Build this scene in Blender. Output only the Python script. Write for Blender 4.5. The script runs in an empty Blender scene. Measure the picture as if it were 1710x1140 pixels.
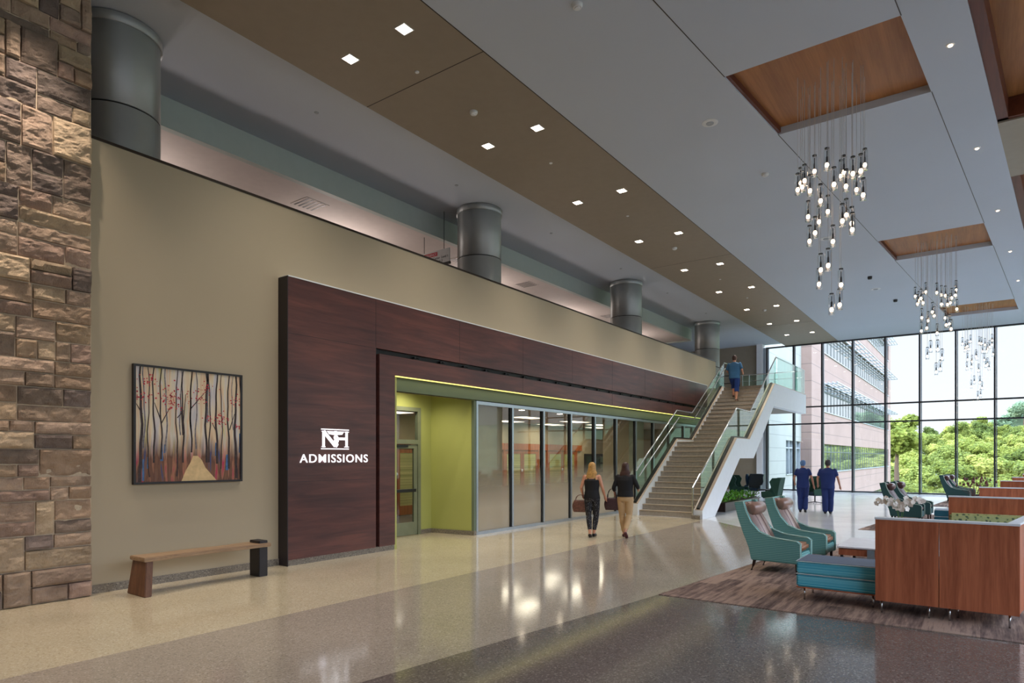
import bpy, bmesh, math, random
from mathutils import Vector, Matrix
PI = math.pi
random.seed(7)
SC = bpy.context.scene
COL = SC.collection

def lin(c):
    return tuple((x / 12.92 if x <= .04045 else ((x + .055) / 1.055) ** 2.4) for x in (v / 255 for v in c))

# ------------------------------------------------------------------ camera
YAW = math.atan(782 / 1070)
cam_data = bpy.data.cameras.new('camera')
cam_data.sensor_width = 36.0
cam_data.lens = 1070 / 1710 * 36
cam_data.shift_y = 193 / 1710
cam_data.clip_end = 2000
cam = bpy.data.objects.new('camera', cam_data)
cam.location = (0, 0, 1.8)
cam.rotation_euler = (PI / 2, 0, YAW)
COL.objects.link(cam)
SC.camera = cam

# ------------------------------------------------------------------ world, sun, exposure
world = bpy.data.worlds.new('sky')
SC.world = world
world.use_nodes = True
wn = world.node_tree.nodes
wl = world.node_tree.links
bg = wn['Background']
tc = wn.new('ShaderNodeTexCoord')
sep = wn.new('ShaderNodeSeparateXYZ')
ramp = wn.new('ShaderNodeValToRGB')
ramp.color_ramp.elements[0].position = 0.0
ramp.color_ramp.elements[0].color = (0.93, 0.96, 1.0, 1)
ramp.color_ramp.elements[1].position = 0.8
ramp.color_ramp.elements[1].color = (0.56, 0.72, 1.0, 1)
wl.new(tc.outputs['Generated'], sep.inputs[0])
wl.new(sep.outputs['Z'], ramp.inputs[0])
wl.new(ramp.outputs[0], bg.inputs['Color'])
mrg = wn.new('ShaderNodeMapRange')          # hazy sky: pale at the horizon, brighter higher up
mrg.inputs[1].default_value = .17; mrg.inputs[2].default_value = .42
mrg.inputs[3].default_value = .88; mrg.inputs[4].default_value = 6.6
wl.new(sep.outputs['Z'], mrg.inputs[0])
wl.new(mrg.outputs[0], bg.inputs['Strength'])

def lamp(name, kind, loc, energy, color=(1, 1, 1), rot=(0, 0, 0), parent=None, **kw):
    d = bpy.data.lights.new(name, kind)
    d.energy = energy
    d.color = color
    for k, v in kw.items():
        setattr(d, k, v)
    o = bpy.data.objects.new(name, d)
    COL.objects.link(o)
    o.location = loc
    o.rotation_euler = rot
    if parent:
        o.parent = parent
    return o

sun_dir = Vector((0.42, 0.62, -0.66)).normalized()
sun = lamp('sun', 'SUN', (0, -20, 40), 3.7, (1, .95, .86), sun_dir.to_track_quat('-Z', 'Y').to_euler(), angle=.03)
# daylight portals in the glazed openings (they guide sampling and give off nothing themselves)
pw = lamp('window_portal', 'AREA', (-1.7, 36.4, 3.9), 1, rot=(-PI / 2, 0, 0), shape='RECTANGLE', size=15.5, size_y=7.7)
pw.data.cycles.is_portal = True
pr = lamp('added_glazing_portal', 'AREA', (7.2, 16.0, 3.9), 1, rot=(0, PI / 2, 0), shape='RECTANGLE', size=7.0, size_y=38)  # portal of the unseen side glazing added for daylight
pr.data.cycles.is_portal = True

SC.view_settings.view_transform = 'Standard'
SC.view_settings.look = 'None'
SC.view_settings.exposure = 0.5
SC.view_settings.gamma = 1.0
SC.view_settings.use_curve_mapping = False
SC.cycles.use_denoising = True
SC.cycles.max_bounces = 8
SC.cycles.diffuse_bounces = 4
SC.cycles.transparent_max_bounces = 24
SC.cycles.sample_clamp_indirect = 6.0
SC.cycles.caustics_reflective = False
SC.cycles.caustics_refractive = False

# ------------------------------------------------------------------ materials
MATS = {}
class N:
    """small node builder"""
    def __init__(s, name):
        s.m = bpy.data.materials.new(name)
        s.m.use_nodes = True
        s.t = s.m.node_tree
        s.b = s.t.nodes['Principled BSDF']
        s.out = s.t.nodes['Material Output']
    def n(s, kind, **kw):
        nd = s.t.nodes.new('ShaderNode' + kind)
        for k, v in kw.items():
            if k.startswith('i_'):
                key = k[2:]
                nd.inputs[int(key) if key.isdigit() else key.replace('_', ' ')].default_value = v
            else:
                setattr(nd, k, v)
        return nd
    def l(s, a, b):
        s.t.links.new(a, b)
    def coord(s, scale=(1, 1, 1), rot=(0, 0, 0), kind='Object'):
        c = s.n('TexCoord')
        mp = s.n('Mapping')
        mp.inputs['Scale'].default_value = scale
        mp.inputs['Rotation'].default_value = rot
        s.l(c.outputs[kind], mp.inputs[0])
        return mp.outputs[0]
    def ramp(s, fac, stops):
        r = s.n('ValToRGB')
        e = r.color_ramp.elements
        while len(e) < len(stops):
            e.new(.5)
        for i, (p, c) in enumerate(stops):
            e[i].position = p
            e[i].color = (*c, 1)
        s.l(fac, r.inputs[0])
        return r.outputs[0]
    def bump(s, h, strength=.3, dist=.01):
        b = s.n('Bump')
        b.inputs['Strength'].default_value = strength
        b.inputs['Distance'].default_value = dist
        s.l(h, b.inputs['Height'])
        s.l(b.outputs[0], s.b.inputs['Normal'])
    def set(s, **kw):
        for k, v in kw.items():
            s.b.inputs[k.replace('_', ' ')].default_value = v

def plain(name, rgb, rough=.5, metal=0.0, spec=.5, noise=.06, nscale=6.0, coat=0.0, **kw):
    """procedural paint/metal/fabric: base colour with a faint noise variation"""
    if name in MATS:
        return MATS[name]
    a = N(name)
    c = lin(rgb)
    v = a.coord()
    nz = a.n('TexNoise', i_Scale=nscale, i_Detail=3.0)
    a.l(v, nz.inputs[0])
    lo = tuple(x * (1 - noise) for x in c)
    hi = tuple(min(1, x * (1 + noise)) for x in c)
    a.l(a.ramp(nz.outputs[0], [(.3, lo), (.7, hi)]), a.b.inputs['Base Color'])
    a.set(Roughness=rough, Metallic=metal, Specular_IOR_Level=spec, Coat_Weight=coat)
    for k, x in kw.items():
        a.b.inputs[k.replace('_', ' ')].default_value = x
    MATS[name] = a.m
    return a.m

def emit(name, rgb, strength):
    if name in MATS:
        return MATS[name]
    a = N(name)
    a.set(Base_Color=(*lin(rgb), 1), Emission_Color=(*lin(rgb), 1), Emission_Strength=strength)
    MATS[name] = a.m
    return a.m

def wood(name, dark, light, axis='z', scale=1.0, rough=.35, coat=.0, spec=.4):
    """grain runs along the given object axis"""
    a = N(name)
    s = {'x': (.35, 7, 7), 'y': (7, .35, 7), 'z': (7, 7, .35)}[axis]
    v = a.coord(tuple(x * scale for x in s))
    n1 = a.n('TexNoise', i_Scale=2.2, i_Detail=6.0, i_Roughness=.62, i_Distortion=.6)
    a.l(v, n1.inputs[0])
    v2 = a.coord(tuple(x * scale * 6 for x in s))
    n2 = a.n('TexNoise', i_Scale=3.0, i_Detail=3.0)
    a.l(v2, n2.inputs[0])
    mx = a.n('Math', operation='ADD')
    m2 = a.n('Math', operation='MULTIPLY', i_1=.35)
    a.l(n2.outputs[0], m2.inputs[0])
    a.l(n1.outputs[0], mx.inputs[0])
    a.l(m2.outputs[0], mx.inputs[1])
    a.l(a.ramp(mx.outputs[0], [(.45, lin(dark)), (.9, lin(light))]), a.b.inputs['Base Color'])
    a.set(Roughness=rough, Coat_Weight=coat, Specular_IOR_Level=spec)
    MATS[name] = a.m
    return a.m

def stripes(name, c1, c2, freq, axis='z', soft=.15, rough=.7, irregular=0.0):
    a = N(name)
    v = a.coord()
    sx = a.n('SeparateXYZ')
    a.l(v, sx.inputs[0])
    m = a.n('Math', operation='MULTIPLY', i_1=freq)
    a.l(sx.outputs['xyz'.index(axis)], m.inputs[0])
    src = m.outputs[0]
    if irregular:
        nz = a.n('TexNoise', noise_dimensions='1D')
        nz.inputs['Scale'].default_value = irregular
        nz.inputs['Detail'].default_value = 4
        a.l(sx.outputs['xyz'.index(axis)], nz.inputs['W'])
        a.l(a.ramp(nz.outputs[0], [(.38, lin(c1)), (.46, lin(c2)), (.54, lin(c1)), (.62, lin(c2))]), a.b.inputs['Base Color'])
    else:
        f = a.n('Math', operation='SINE')
        a.l(src, f.inputs[0])
        g = a.n('Math', operation='MULTIPLY_ADD', i_1=.5, i_2=.5)
        a.l(f.outputs[0], g.inputs[0])
        a.l(a.ramp(g.outputs[0], [(.5 - soft, lin(c1)), (.5 + soft, lin(c2))]), a.b.inputs['Base Color'])
    a.set(Roughness=rough)
    MATS[name] = a.m
    return a.m

def schlick(a):
    """two-sided Fresnel for thin sheets"""
    geo = a.n('NewGeometry')
    dt = a.n('VectorMath', operation='DOT_PRODUCT')
    a.l(geo.outputs['Normal'], dt.inputs[0])
    a.l(geo.outputs['Incoming'], dt.inputs[1])
    ab = a.n('Math', operation='ABSOLUTE')
    a.l(dt.outputs['Value'], ab.inputs[0])
    om = a.n('Math', operation='SUBTRACT', i_0=1.0)
    a.l(ab.outputs[0], om.inputs[1])
    pw_ = a.n('Math', operation='POWER', i_1=5.0)
    a.l(om.outputs[0], pw_.inputs[0])
    ma = a.n('Math', operation='MULTIPLY_ADD', i_1=.95, i_2=.045)
    a.l(pw_.outputs[0], ma.inputs[0])
    return ma.outputs[0]

def glass(name, tint=(1, 1, 1), refl=1.0, rough=0.0, ior=1.5):
    """thin architectural glass: clear or tinted pass-through with a Fresnel reflection"""
    a = N(name)
    tr = a.n('BsdfTransparent')
    tr.inputs[0].default_value = (*tint, 1)
    gl = a.n('BsdfGlossy')
    gl.inputs['Roughness'].default_value = rough
    mul = a.n('Math', operation='MULTIPLY', i_1=refl)
    a.l(schlick(a), mul.inputs[0])
    mx = a.n('MixShader')
    a.l(mul.outputs[0], mx.inputs[0])
    a.l(tr.outputs[0], mx.inputs[1])
    a.l(gl.outputs[0], mx.inputs[2])
    a.l(mx.outputs[0], a.out.inputs[0])
    MATS[name] = a.m
    return a.m

def terrazzo(name, base, chip_dark, chip_light, rough=.1, spec=.6):
    a = N(name)
    v = a.coord()
    vo = a.n('TexVoronoi', i_Scale=80.0)
    a.l(v, vo.inputs[0])
    n1 = a.n('TexNoise', i_Scale=.8, i_Detail=3.0)
    a.l(v, n1.inputs[0])
    bw = a.n('RGBToBW')
    a.l(vo.outputs['Color'], bw.inputs[0])
    chips = a.ramp(bw.outputs[0], [(.15, lin(chip_dark)), (.3, lin(base)), (.72, lin(base)), (.86, lin(chip_light))])
    tone = a.ramp(n1.outputs[0], [(.3, (.9, .9, .9)), (.7, (1.06, 1.06, 1.06))])
    mu = a.n('Mix', data_type='RGBA', blend_type='MULTIPLY')
    mu.inputs[0].default_value = 1
    a.l(chips, mu.inputs[6])
    a.l(tone, mu.inputs[7])
    a.l(mu.outputs[2], a.b.inputs['Base Color'])
    n2 = a.n('TexNoise', i_Scale=2.5, i_Detail=2.0)
    a.l(v, n2.inputs[0])
    rr = a.n('MapRange')
    rr.inputs[3].default_value = rough * .8
    rr.inputs[4].default_value = rough * 1.3
    a.l(n2.outputs[0], rr.inputs[0])
    a.l(rr.outputs[0], a.b.inputs['Roughness'])
    a.bump(n2.outputs[0], .02, .02)
    a.set(Specular_IOR_Level=spec)
    MATS[name] = a.m
    return a.m

M_cream = terrazzo('cream_terrazzo', (198, 186, 160), (172, 160, 134), (216, 206, 184))
M_greyt = terrazzo('grey_terrazzo', (166, 155, 142), (142, 132, 120), (188, 178, 166))
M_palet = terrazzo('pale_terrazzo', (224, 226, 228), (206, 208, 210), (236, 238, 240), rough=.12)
M_darkt = terrazzo('dark_terrazzo', (112, 103, 98), (92, 84, 80), (148, 138, 130), rough=.09)
M_wall = plain('olive_cream_paint', (176, 163, 140), .6, noise=.03, nscale=.5)
M_wallend = plain('beige_paint', (150, 140, 124), .6, noise=.03)
M_soffit = plain('taupe_paint', (140, 128, 112), .6, noise=.03)
M_ceil = plain('ceiling_white_paint', (182, 189, 198), .75, noise=.02, nscale=.4)
M_gceil = plain('gallery_ceiling_paint', (200, 190, 184), .7, noise=.03)
M_bulk = plain('bulkhead_paint', (178, 186, 180), .6, noise=.02)
M_base = terrazzo('granite_base', (124, 116, 106), (84, 78, 72), (160, 152, 140), rough=.3)
M_cap = plain('dark_cap_metal', (58, 50, 44), .35, .6)
M_alu = plain('brushed_aluminium', (176, 186, 196), .32, .85, noise=.04, nscale=20)
M_mull = plain('dark_mullion', (52, 54, 60), .4, .4)
M_blackgasket = plain('black_gasket', (18, 18, 20), .5)
M_steel = plain('brushed_steel', (200, 202, 204), .25, 1.0, noise=.03, nscale=30)
M_col = plain('column_metal', (172, 176, 176), .5, .7, noise=.03, nscale=3)
_a = MATS['column_metal']
_tn = _a.node_tree.nodes.new('ShaderNodeTangent')
_tn.direction_type = 'RADIAL'; _tn.axis = 'Z'
_a.node_tree.links.new(_tn.outputs[0], _a.node_tree.nodes['Principled BSDF'].inputs['Tangent'])
_a.node_tree.nodes['Principled BSDF'].inputs['Anisotropic'].default_value = .85
_a.node_tree.nodes['Principled BSDF'].inputs['Anisotropic Rotation'].default_value = .25
M_colseam = plain('column_seam', (24, 24, 26), .5)
M_green = plain('lime_green_paint', (172, 176, 104), .55, noise=.03, nscale=1)
M_greenshade = plain('shaded_green_paint', (104, 118, 100), .55, noise=.03, nscale=1)  # green paint greyed part way to carry the header's shade
M_doorframe = plain('sage_door_metal', (128, 134, 112), .45, .2)
M_white = plain('white_paint', (226, 230, 234), .5, noise=.02)
M_stairstone = plain('stair_stone', (158, 150, 140), .5, noise=.12, nscale=14)
M_riser = plain('stair_riser', (128, 118, 106), .55, noise=.12, nscale=14)
M_nosing = plain('pale_nosing', (190, 172, 152), .4, noise=.04)
M_led = emit('led_strip', (240, 226, 120), 1.2)
M_lampface = emit('downlight_face', (255, 232, 205), 14.0)
M_panelface = emit('light_panel_face', (255, 236, 205), 2.2)
M_bulb = emit('warm_bulb', (255, 214, 176), 8.0)
M_letter = emit('lit_white_letter', (245, 245, 250), .75)
M_redwood = wood('cherry_panel', (142, 76, 50), (196, 116, 80), 'z', .9, .42)
M_orangewood = wood('ceiling_cherry', (132, 84, 44), (172, 116, 66), 'y', .35, .5, spec=.3)
M_darkband = wood('dark_cherry', (78, 36, 20), (104, 52, 30), 'y', .6, .5)
M_doorwood = wood('orange_door_wood', (140, 76, 38), (184, 106, 58), 'z', .8, .4)
M_benchwood = wood('walnut_live_edge', (122, 96, 74), (182, 152, 120), 'y', 1.4, .4)
M_benchside = wood('walnut_end_grain', (82, 52, 38), (126, 88, 64), 'z', 1.2, .5)
M_blackwood = plain('ebonised_block', (34, 30, 34), .45)
M_glasswin = glass('clear_window_glass', (.97, .99, 1.0), .8)
M_glassrail = glass('green_rail_glass', (.80, .93, .88), 1.0)
M_glasstube = glass('clear_tube_glass', (.9, .93, .95), 2.2)
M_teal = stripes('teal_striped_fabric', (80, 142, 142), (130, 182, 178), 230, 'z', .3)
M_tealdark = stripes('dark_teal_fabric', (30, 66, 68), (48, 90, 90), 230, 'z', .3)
M_piping = plain('pale_piping', (176, 196, 180), .6)
M_leather = plain('brown_leather', (146, 112, 98), .3, noise=.12, nscale=9, spec=.6)
M_leatherdark = plain('oxblood_leather', (84, 52, 50), .36, noise=.12, nscale=9, spec=.6)
M_legwood = plain('dark_leg_wood', (52, 26, 20), .4)
M_turq = stripes('turquoise_streaked_fabric', (52, 164, 196), (120, 204, 220), 1, 'z', irregular=26.0)
M_turqtop = plain('blue_grey_upholstery', (86, 100, 124), .5)
M_cushline = plain('cushion_piping', (200, 214, 214), .6)
M_navy = plain('navy_leather', (18, 44, 66), .3, spec=.6)
M_darkgreen = plain('bottle_green_wool', (26, 66, 54), .8, noise=.1)
M_soil = plain('dark_planter', (52, 36, 32), .35)
M_leafg = plain('bright_leaf', (96, 160, 40), .5, noise=.25, nscale=8)
M_orchidleaf = plain('orchid_leaf', (74, 122, 36), .45)
M_petal = plain('white_petal', (244, 236, 226), .6)
M_redleaf = plain('maroon_leaf', (98, 52, 44), .6)
M_laminate = plain('white_laminate', (226, 222, 226), .25)
M_blk = plain('black_metal', (20, 20, 22), .4)
M_signface = plain('white_sign_face', (190, 190, 188), .5)
M_signred = plain('red_sign_band', (170, 30, 44), .5)

# ------------------------------------------------------------------ mesh helpers
def B():
    return bmesh.new()

def add_box(bm, x0, x1, y0, y1, z0, z1, M=None):
    vs = [bm.verts.new(v) for v in ((x0, y0, z0), (x1, y0, z0), (x1, y1, z0), (x0, y1, z0),
                                    (x0, y0, z1), (x1, y0, z1), (x1, y1, z1), (x0, y1, z1))]
    if M:
        for v in vs:
            v.co = M @ v.co
    fs = [bm.faces.new([vs[i] for i in f]) for f in ((3, 2, 1, 0), (4, 5, 6, 7), (0, 1, 5, 4), (1, 2, 6, 5), (2, 3, 7, 6), (3, 0, 4, 7))]
    return fs

def add_prism(bm, poly, axis, a, b):
    """extrude a 2D polygon; axis y: poly=(x,z), axis x: poly=(y,z), axis z: poly=(x,y)"""
    def p(q, t):
        return {'y': (q[0], t, q[1]), 'x': (t, q[0], q[1]), 'z': (q[0], q[1], t)}[axis]
    va = [bm.verts.new(p(q, a)) for q in poly]
    vb = [bm.verts.new(p(q, b)) for q in poly]
    n = len(poly)
    fs = [bm.faces.new(va), bm.faces.new(vb[::-1])]
    for i in range(n):
        fs.append(bm.faces.new((va[i], vb[i], vb[(i + 1) % n], va[(i + 1) % n])))
    return fs

def frame_of(d):
    d = d.normalized()
    up = Vector((0, 0, 1)) if abs(d.z) < .95 else Vector((1, 0, 0))
    a = d.cross(up).normalized()
    return a, a.cross(d).normalized()

def add_tube(bm, pts, r, seg=10, cap=True):
    pts = [Vector(p) for p in pts]
    rs = r if isinstance(r, (list, tuple)) else [r] * len(pts)
    rings = []
    for i, p in enumerate(pts):
        d = (pts[min(i + 1, len(pts) - 1)] - pts[max(i - 1, 0)])
        a, b = frame_of(d)
        rings.append([bm.verts.new(p + (a * math.cos(2 * PI * k / seg) + b * math.sin(2 * PI * k / seg)) * rs[i]) for k in range(seg)])
    for i in range(len(rings) - 1):
        for k in range(seg):
            bm.faces.new((rings[i][k], rings[i][(k + 1) % seg], rings[i + 1][(k + 1) % seg], rings[i + 1][k]))
    if cap:
        bm.faces.new(rings[0][::-1])
        bm.faces.new(rings[-1])

def add_lathe(bm, c, prof, seg=16):
    rings = []
    for r, z in prof:
        rings.append([bm.verts.new((c[0] + r * math.cos(2 * PI * k / seg), c[1] + r * math.sin(2 * PI * k / seg), c[2] + z)) for k in range(seg)])
    for i in range(len(rings) - 1):
        for k in range(seg):
            bm.faces.new((rings[i][k], rings[i][(k + 1) % seg], rings[i + 1][(k + 1) % seg], rings[i + 1][k]))
    if prof[0][0] > .0005:
        bm.faces.new(rings[0][::-1])
    if prof[-1][0] > .0005:
        bm.faces.new(rings[-1])

def add_loft(bm, secs, seg=16):
    """secs: (x, y, z, rx, ry) horizontal ellipses"""
    rings = []
    for x, y, z, rx, ry in secs:
        rings.append([bm.verts.new((x + rx * math.cos(2 * PI * k / seg), y + ry * math.sin(2 * PI * k / seg), z)) for k in range(seg)])
    for i in range(len(rings) - 1):
        for k in range(seg):
            bm.faces.new((rings[i][k], rings[i][(k + 1) % seg], rings[i + 1][(k + 1) % seg], rings[i + 1][k]))
    bm.faces.new(rings[0][::-1])
    bm.faces.new(rings[-1])

def obj(name, bm, mat, parent=None, loc=(0, 0, 0), rotz=0.0, smooth=False, bevel=0.0, mats=None):
    bmesh.ops.recalc_face_normals(bm, faces=bm.faces[:])
    if bevel:
        es = [e for e in bm.edges if len(e.link_faces) == 2 and e.calc_face_angle(0) > .7]
        bmesh.ops.bevel(bm, geom=es, offset=bevel, segments=2, affect='EDGES', clamp_overlap=True)
    me = bpy.data.meshes.new(name)
    bm.to_mesh(me)
    bm.free()
    for m in (mats or [mat]):
        me.materials.append(m)
    if smooth:
        for p in me.polygons:
            p.use_smooth = True
    o = bpy.data.objects.new(name, me)
    COL.objects.link(o)
    o.location = loc
    o.rotation_euler = (0, 0, rotz)
    if parent:
        o.parent = parent
    return o

def struct(name, bm, mat, **kw):
    o = obj(name, bm, mat, **kw)
    o['kind'] = 'structure'
    return o

def box_struct(name, x0, x1, y0, y1, z0, z1, mat, **kw):
    bm = B()
    add_box(bm, x0, x1, y0, y1, z0, z1)
    return struct(name, bm, mat, **kw)

def thing(name, label, cat, loc=(0, 0, 0), rotz=0.0, group=None):
    o = bpy.data.objects.new(name, None)
    COL.objects.link(o)
    o.location = loc
    o.rotation_euler = (0, 0, rotz)
    o.empty_display_size = .1
    tag(o, label, cat, group)
    return o

def tag(o, label, cat, group=None, kind=None):
    o['label'] = label
    o['category'] = cat
    if group:
        o['group'] = group
    if kind:
        o['kind'] = kind
    return o

def kids(o):
    return [c for c in bpy.data.objects if c.parent == o]

KIDS = {}
def copy_tree(o, loc=None, label=None, group=None, parent=None):
    c = o.copy()
    COL.objects.link(c)
    if parent:
        c.parent = parent
    if o.name not in KIDS:
        KIDS[o.name] = kids(o)
    for ch in KIDS[o.name]:
        copy_tree(ch, parent=c)
    if loc is not None:
        c.location = loc
    if label:
        c['label'] = label
    if group:
        c['group'] = group
    return c

ORD = ['first', 'second', 'third', 'fourth', 'fifth', 'sixth', 'seventh', 'eighth', 'ninth']

# ================================================================== ROOM SHELL
WX = -9.45          # balcony wall face
WY = 36.5           # window wall
CZ = 7.77           # lobby ceiling
GZ = 7.97           # gallery ceiling
SK = .094           # the lounge side of the hall splays by this much per metre

def band2(y):       # edge between grey and dark terrazzo
    return -4.0 + (y - 3.4) * .132

# floor with inlaid fields
bm = B()
def fpoly(pts, mi):
    f = bm.faces.new([bm.verts.new((x, y, 0)) for x, y in pts])
    f.material_index = mi
fpoly([(-16.5, -7), (-6.4, -7), (-6.4, 18.3), (-16.5, 18.3)], 0)
fpoly([(-6.4, -7), (band2(-7), -7), (band2(7.93), 7.93), (-6.4, 7.93)], 1)
fpoly([(-6.4, 7.93), (9.5, 7.93), (9.5, 14.6), (-2.9, 14.6), (-6.4, 18.3)], 1)
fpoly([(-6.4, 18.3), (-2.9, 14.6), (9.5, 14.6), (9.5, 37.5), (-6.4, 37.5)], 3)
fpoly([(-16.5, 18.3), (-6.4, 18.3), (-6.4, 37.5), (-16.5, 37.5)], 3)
fpoly([(band2(-7), -7), (9.5, -7), (9.5, 7.93), (band2(7.93), 7.93)], 2)
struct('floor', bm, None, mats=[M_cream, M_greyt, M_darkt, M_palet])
box_struct('floor_slab', -16.5, 9.5, -7, 37.5, -.6, -.004, M_base)

# balcony wall: full height beside the portal, upper band above it
bm = B()
add_box(bm, WX - .15, WX, -7, 8.8, 0, 6.0)
add_box(bm, WX - .15, WX, 8.8, 28.2, 3.12, 6.0)
struct('wall_left', bm, M_wall)
bm = B()
add_box(bm, WX - .17, WX + .015, 3.5, 28.22, 6.0, 6.035)
struct('trim_1', bm, M_cap)
bm = B()
add_box(bm, WX - .2, WX - .17, 3.5, 28.2, 6.0, 6.06)
struct('trim_2', bm, M_alu)
# pale reveal line above the timber portal
box_struct('trim_3', WX, WX + .26, 6.34, 26.4, 4.78, 4.8, M_white)
# granite skirting
bm = B()
add_box(bm, WX, WX + .02, 3.5, 6.33, 0, .11)
struct('baseboard_left', bm, M_base)

# ceiling: taupe soffit strip and the pale ceiling with three inset openings
def XL(y): return -3.25 + .0925 * (y - 10.1)
def XR(y): return -.87 + .0925 * (y - 10.1)
def XE(y): return -.14 + SK * (y - 10.27)
bm = B()
add_box(bm, -8.45, -5.9, -7, WY + .3, CZ, CZ + .3)
struct('ceiling_soffit', bm, M_soffit)
INS = [(10.1, 12.5), (20.3, 22.6), (30.7, 32.95)]
rows = [-7, 10.1, 12.5, 20.3, 22.6, 30.7, 32.95, WY + .3]
bm = B()
for i in range(len(rows) - 1):
    a, b = rows[i], rows[i + 1]
    add_prism(bm, [(-5.9, a), (XL(a), a), (XL(b), b), (-5.9, b)], 'z', CZ, CZ + .3)
    if (a, b) not in INS:
        add_prism(bm, [(XL(a), a), (XR(a), a), (XR(b), b), (XL(b), b)], 'z', CZ, CZ + .3)
    add_prism(bm, [(XR(a), a), (XE(a), a), (XE(b), b), (XR(b), b)], 'z', CZ, CZ + .3)
struct('ceiling', bm, M_ceil)
for i, (a, b) in enumerate(INS):
    bm = B()
    add_prism(bm, [(XL(a), a), (XR(a), a), (XR(b), b), (XL(b), b)], 'z', CZ + .13, CZ + .29)
    struct('ceiling_inset', bm, M_orangewood)
    bm = B()
    add_prism(bm, [(XL(a), a + .002), (XL(a) + .05, a + .002), (XL(b) + .05, b - .002), (XL(b), b - .002)], 'z', CZ + .03, CZ + .13)
    add_prism(bm, [(XL(a) + .05, a + .002), (XR(a), a + .002), (XR(a), a + .03), (XL(a) + .05, a + .03)], 'z', CZ + .03, CZ + .13)
    struct('trim_inset', bm, M_darkband)
# control joints in the ceilings
bm = B()
for f in (XL, XR):
    for a, b in ((-7, 10.1), (12.5, 20.3), (22.6, 30.7)):
        add_prism(bm, [(f(a), a), (f(a) + .014, a), (f(b) + .014, b), (f(b), b)], 'z', CZ - .002, CZ + .01)
for y in (7.36, 19.0, 30.5):
    add_box(bm, -8.45, -5.9, y, y + .014, CZ - .002, CZ + .01)
add_box(bm, -5.91, -5.895, -7, WY, CZ - .003, CZ + .01)
struct('trim_joint', bm, M_cap)

# coffers to the right of the pale ceiling
bm = B()
add_prism(bm, [(XE(-7), -7), (8.2, -7), (8.2, 14.4), (XE(14.4), 14.4)], 'z', 8.15, 8.3)
add_prism(bm, [(XE(17.3), 17.3), (8.2, 17.3), (8.2, 26), (XE(26), 26)], 'z', 8.15, 8.3)
struct('ceiling_coffer', bm, M_orangewood)
bm = B()
for a, b in ((-7, 14.4), (17.3, 26)):
    add_prism(bm, [(XE(a), a), (XE(a) + .16, a), (XE(b) + .16, b), (XE(b), b)], 'z', 7.8, 8.15)
    add_box(bm, XE(b), 8.2, b - .1, b, 7.8, 8.15)
    add_box(bm, XE(a), 8.2, a, a + .1, 7.8, 8.15)
struct('trim_coffer', bm, M_darkband)
bm = B()
add_prism(bm, [(XE(14.4), 14.4), (8.2, 14.4), (8.2, 17.3), (XE(17.3), 17.3)], 'z', 7.77, 8.3)
add_prism(bm, [(XE(26), 26), (8.2, 26), (8.2, WY + .3), (XE(WY), WY + .3)], 'z', 7.77, 8.3)
struct('ceiling_right', bm, M_wallend)
box_struct('ceiling_roof', -16.5, 9.5, -7, WY + .3, 8.35, 8.6, M_wallend)

# gallery above the admissions office
box_struct('ceiling_gallery', -11.26, -8.45, -7, WY + .3, GZ, GZ + .3, M_ceil)
box_struct('wall_bulkhead', -11.4, -11.26, -7, 30.0, 7.45, GZ, M_bulk)
box_struct('ceiling_gallery_low', -16.5, -11.4, -7, 30.0, 7.45, 7.6, M_gceil)
box_struct('wall_bulkhead_return', -16.5, -11.26, 30.0, 30.12, 7.4, GZ, M_bulk)
box_struct('ceiling_gallery_end', -16.5, -11.26, 30.12, WY + .3, GZ, GZ + .2, M_ceil)
bm = B()
add_box(bm, -16.5, WX - .15, -7, 32.0, 4.0, 4.68)
add_box(bm, WX - .15, -8.56, 28.2, 32.0, 4.0, 4.68)
struct('floor_gallery', bm, M_greyt)
box_struct('wall_gallery_back', -16.7, -16.5, -7, WY + .3, 0, 8.3, M_wallend)
# outer walls out of view
box_struct('wall_back', -16.7, 9.5, -7.2, -7, -.1, 8.6, M_wallend)
# right side: solid spandrels; the unseen tall glazing between is added for daylight
bm = B()
add_box(bm, 7.3, 7.5, -7, WY + .3, 0, .5)
add_box(bm, 7.3, 7.5, -7, WY + .3, 7.2, 8.3)
for y in (-7, -2.4, 2.2, 6.8, 11.4, 16.0, 20.6, 25.2, 29.8, 34.4):
    add_box(bm, 7.3, 7.5, y, y + .35, .5, 7.2)
struct('wall_right', bm, M_wallend)
box_struct('window_added', 7.395, 7.405, -7, WY, .5, 7.2, M_glasswin)
# end wall left of the glazing
bm = B()
add_box(bm, -16.5, -9.9, WY, WY + .3, 0, GZ)
struct('wall_far', bm, M_wallend)
box_struct('wall_far_column', -9.9, -9.6, WY - .25, WY + .3, 0, GZ, M_white)
box_struct('trim_far_edge', -9.6, -9.47, WY - .05, WY + .2, 0, CZ, M_alu)
box_struct('wall_below_gallery', -12.0, -11.85, 28.2, WY, 0, 4.0, M_wallend)
box_struct('wall_stair_back', -12.0, WX - .15, 28.2, 28.35, 0, 4.0, M_wallend)
box_struct('floor_gallery_edge', WX - .15, WX, 28.2, 32.0, 4.0, 4.67, M_white)

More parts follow.
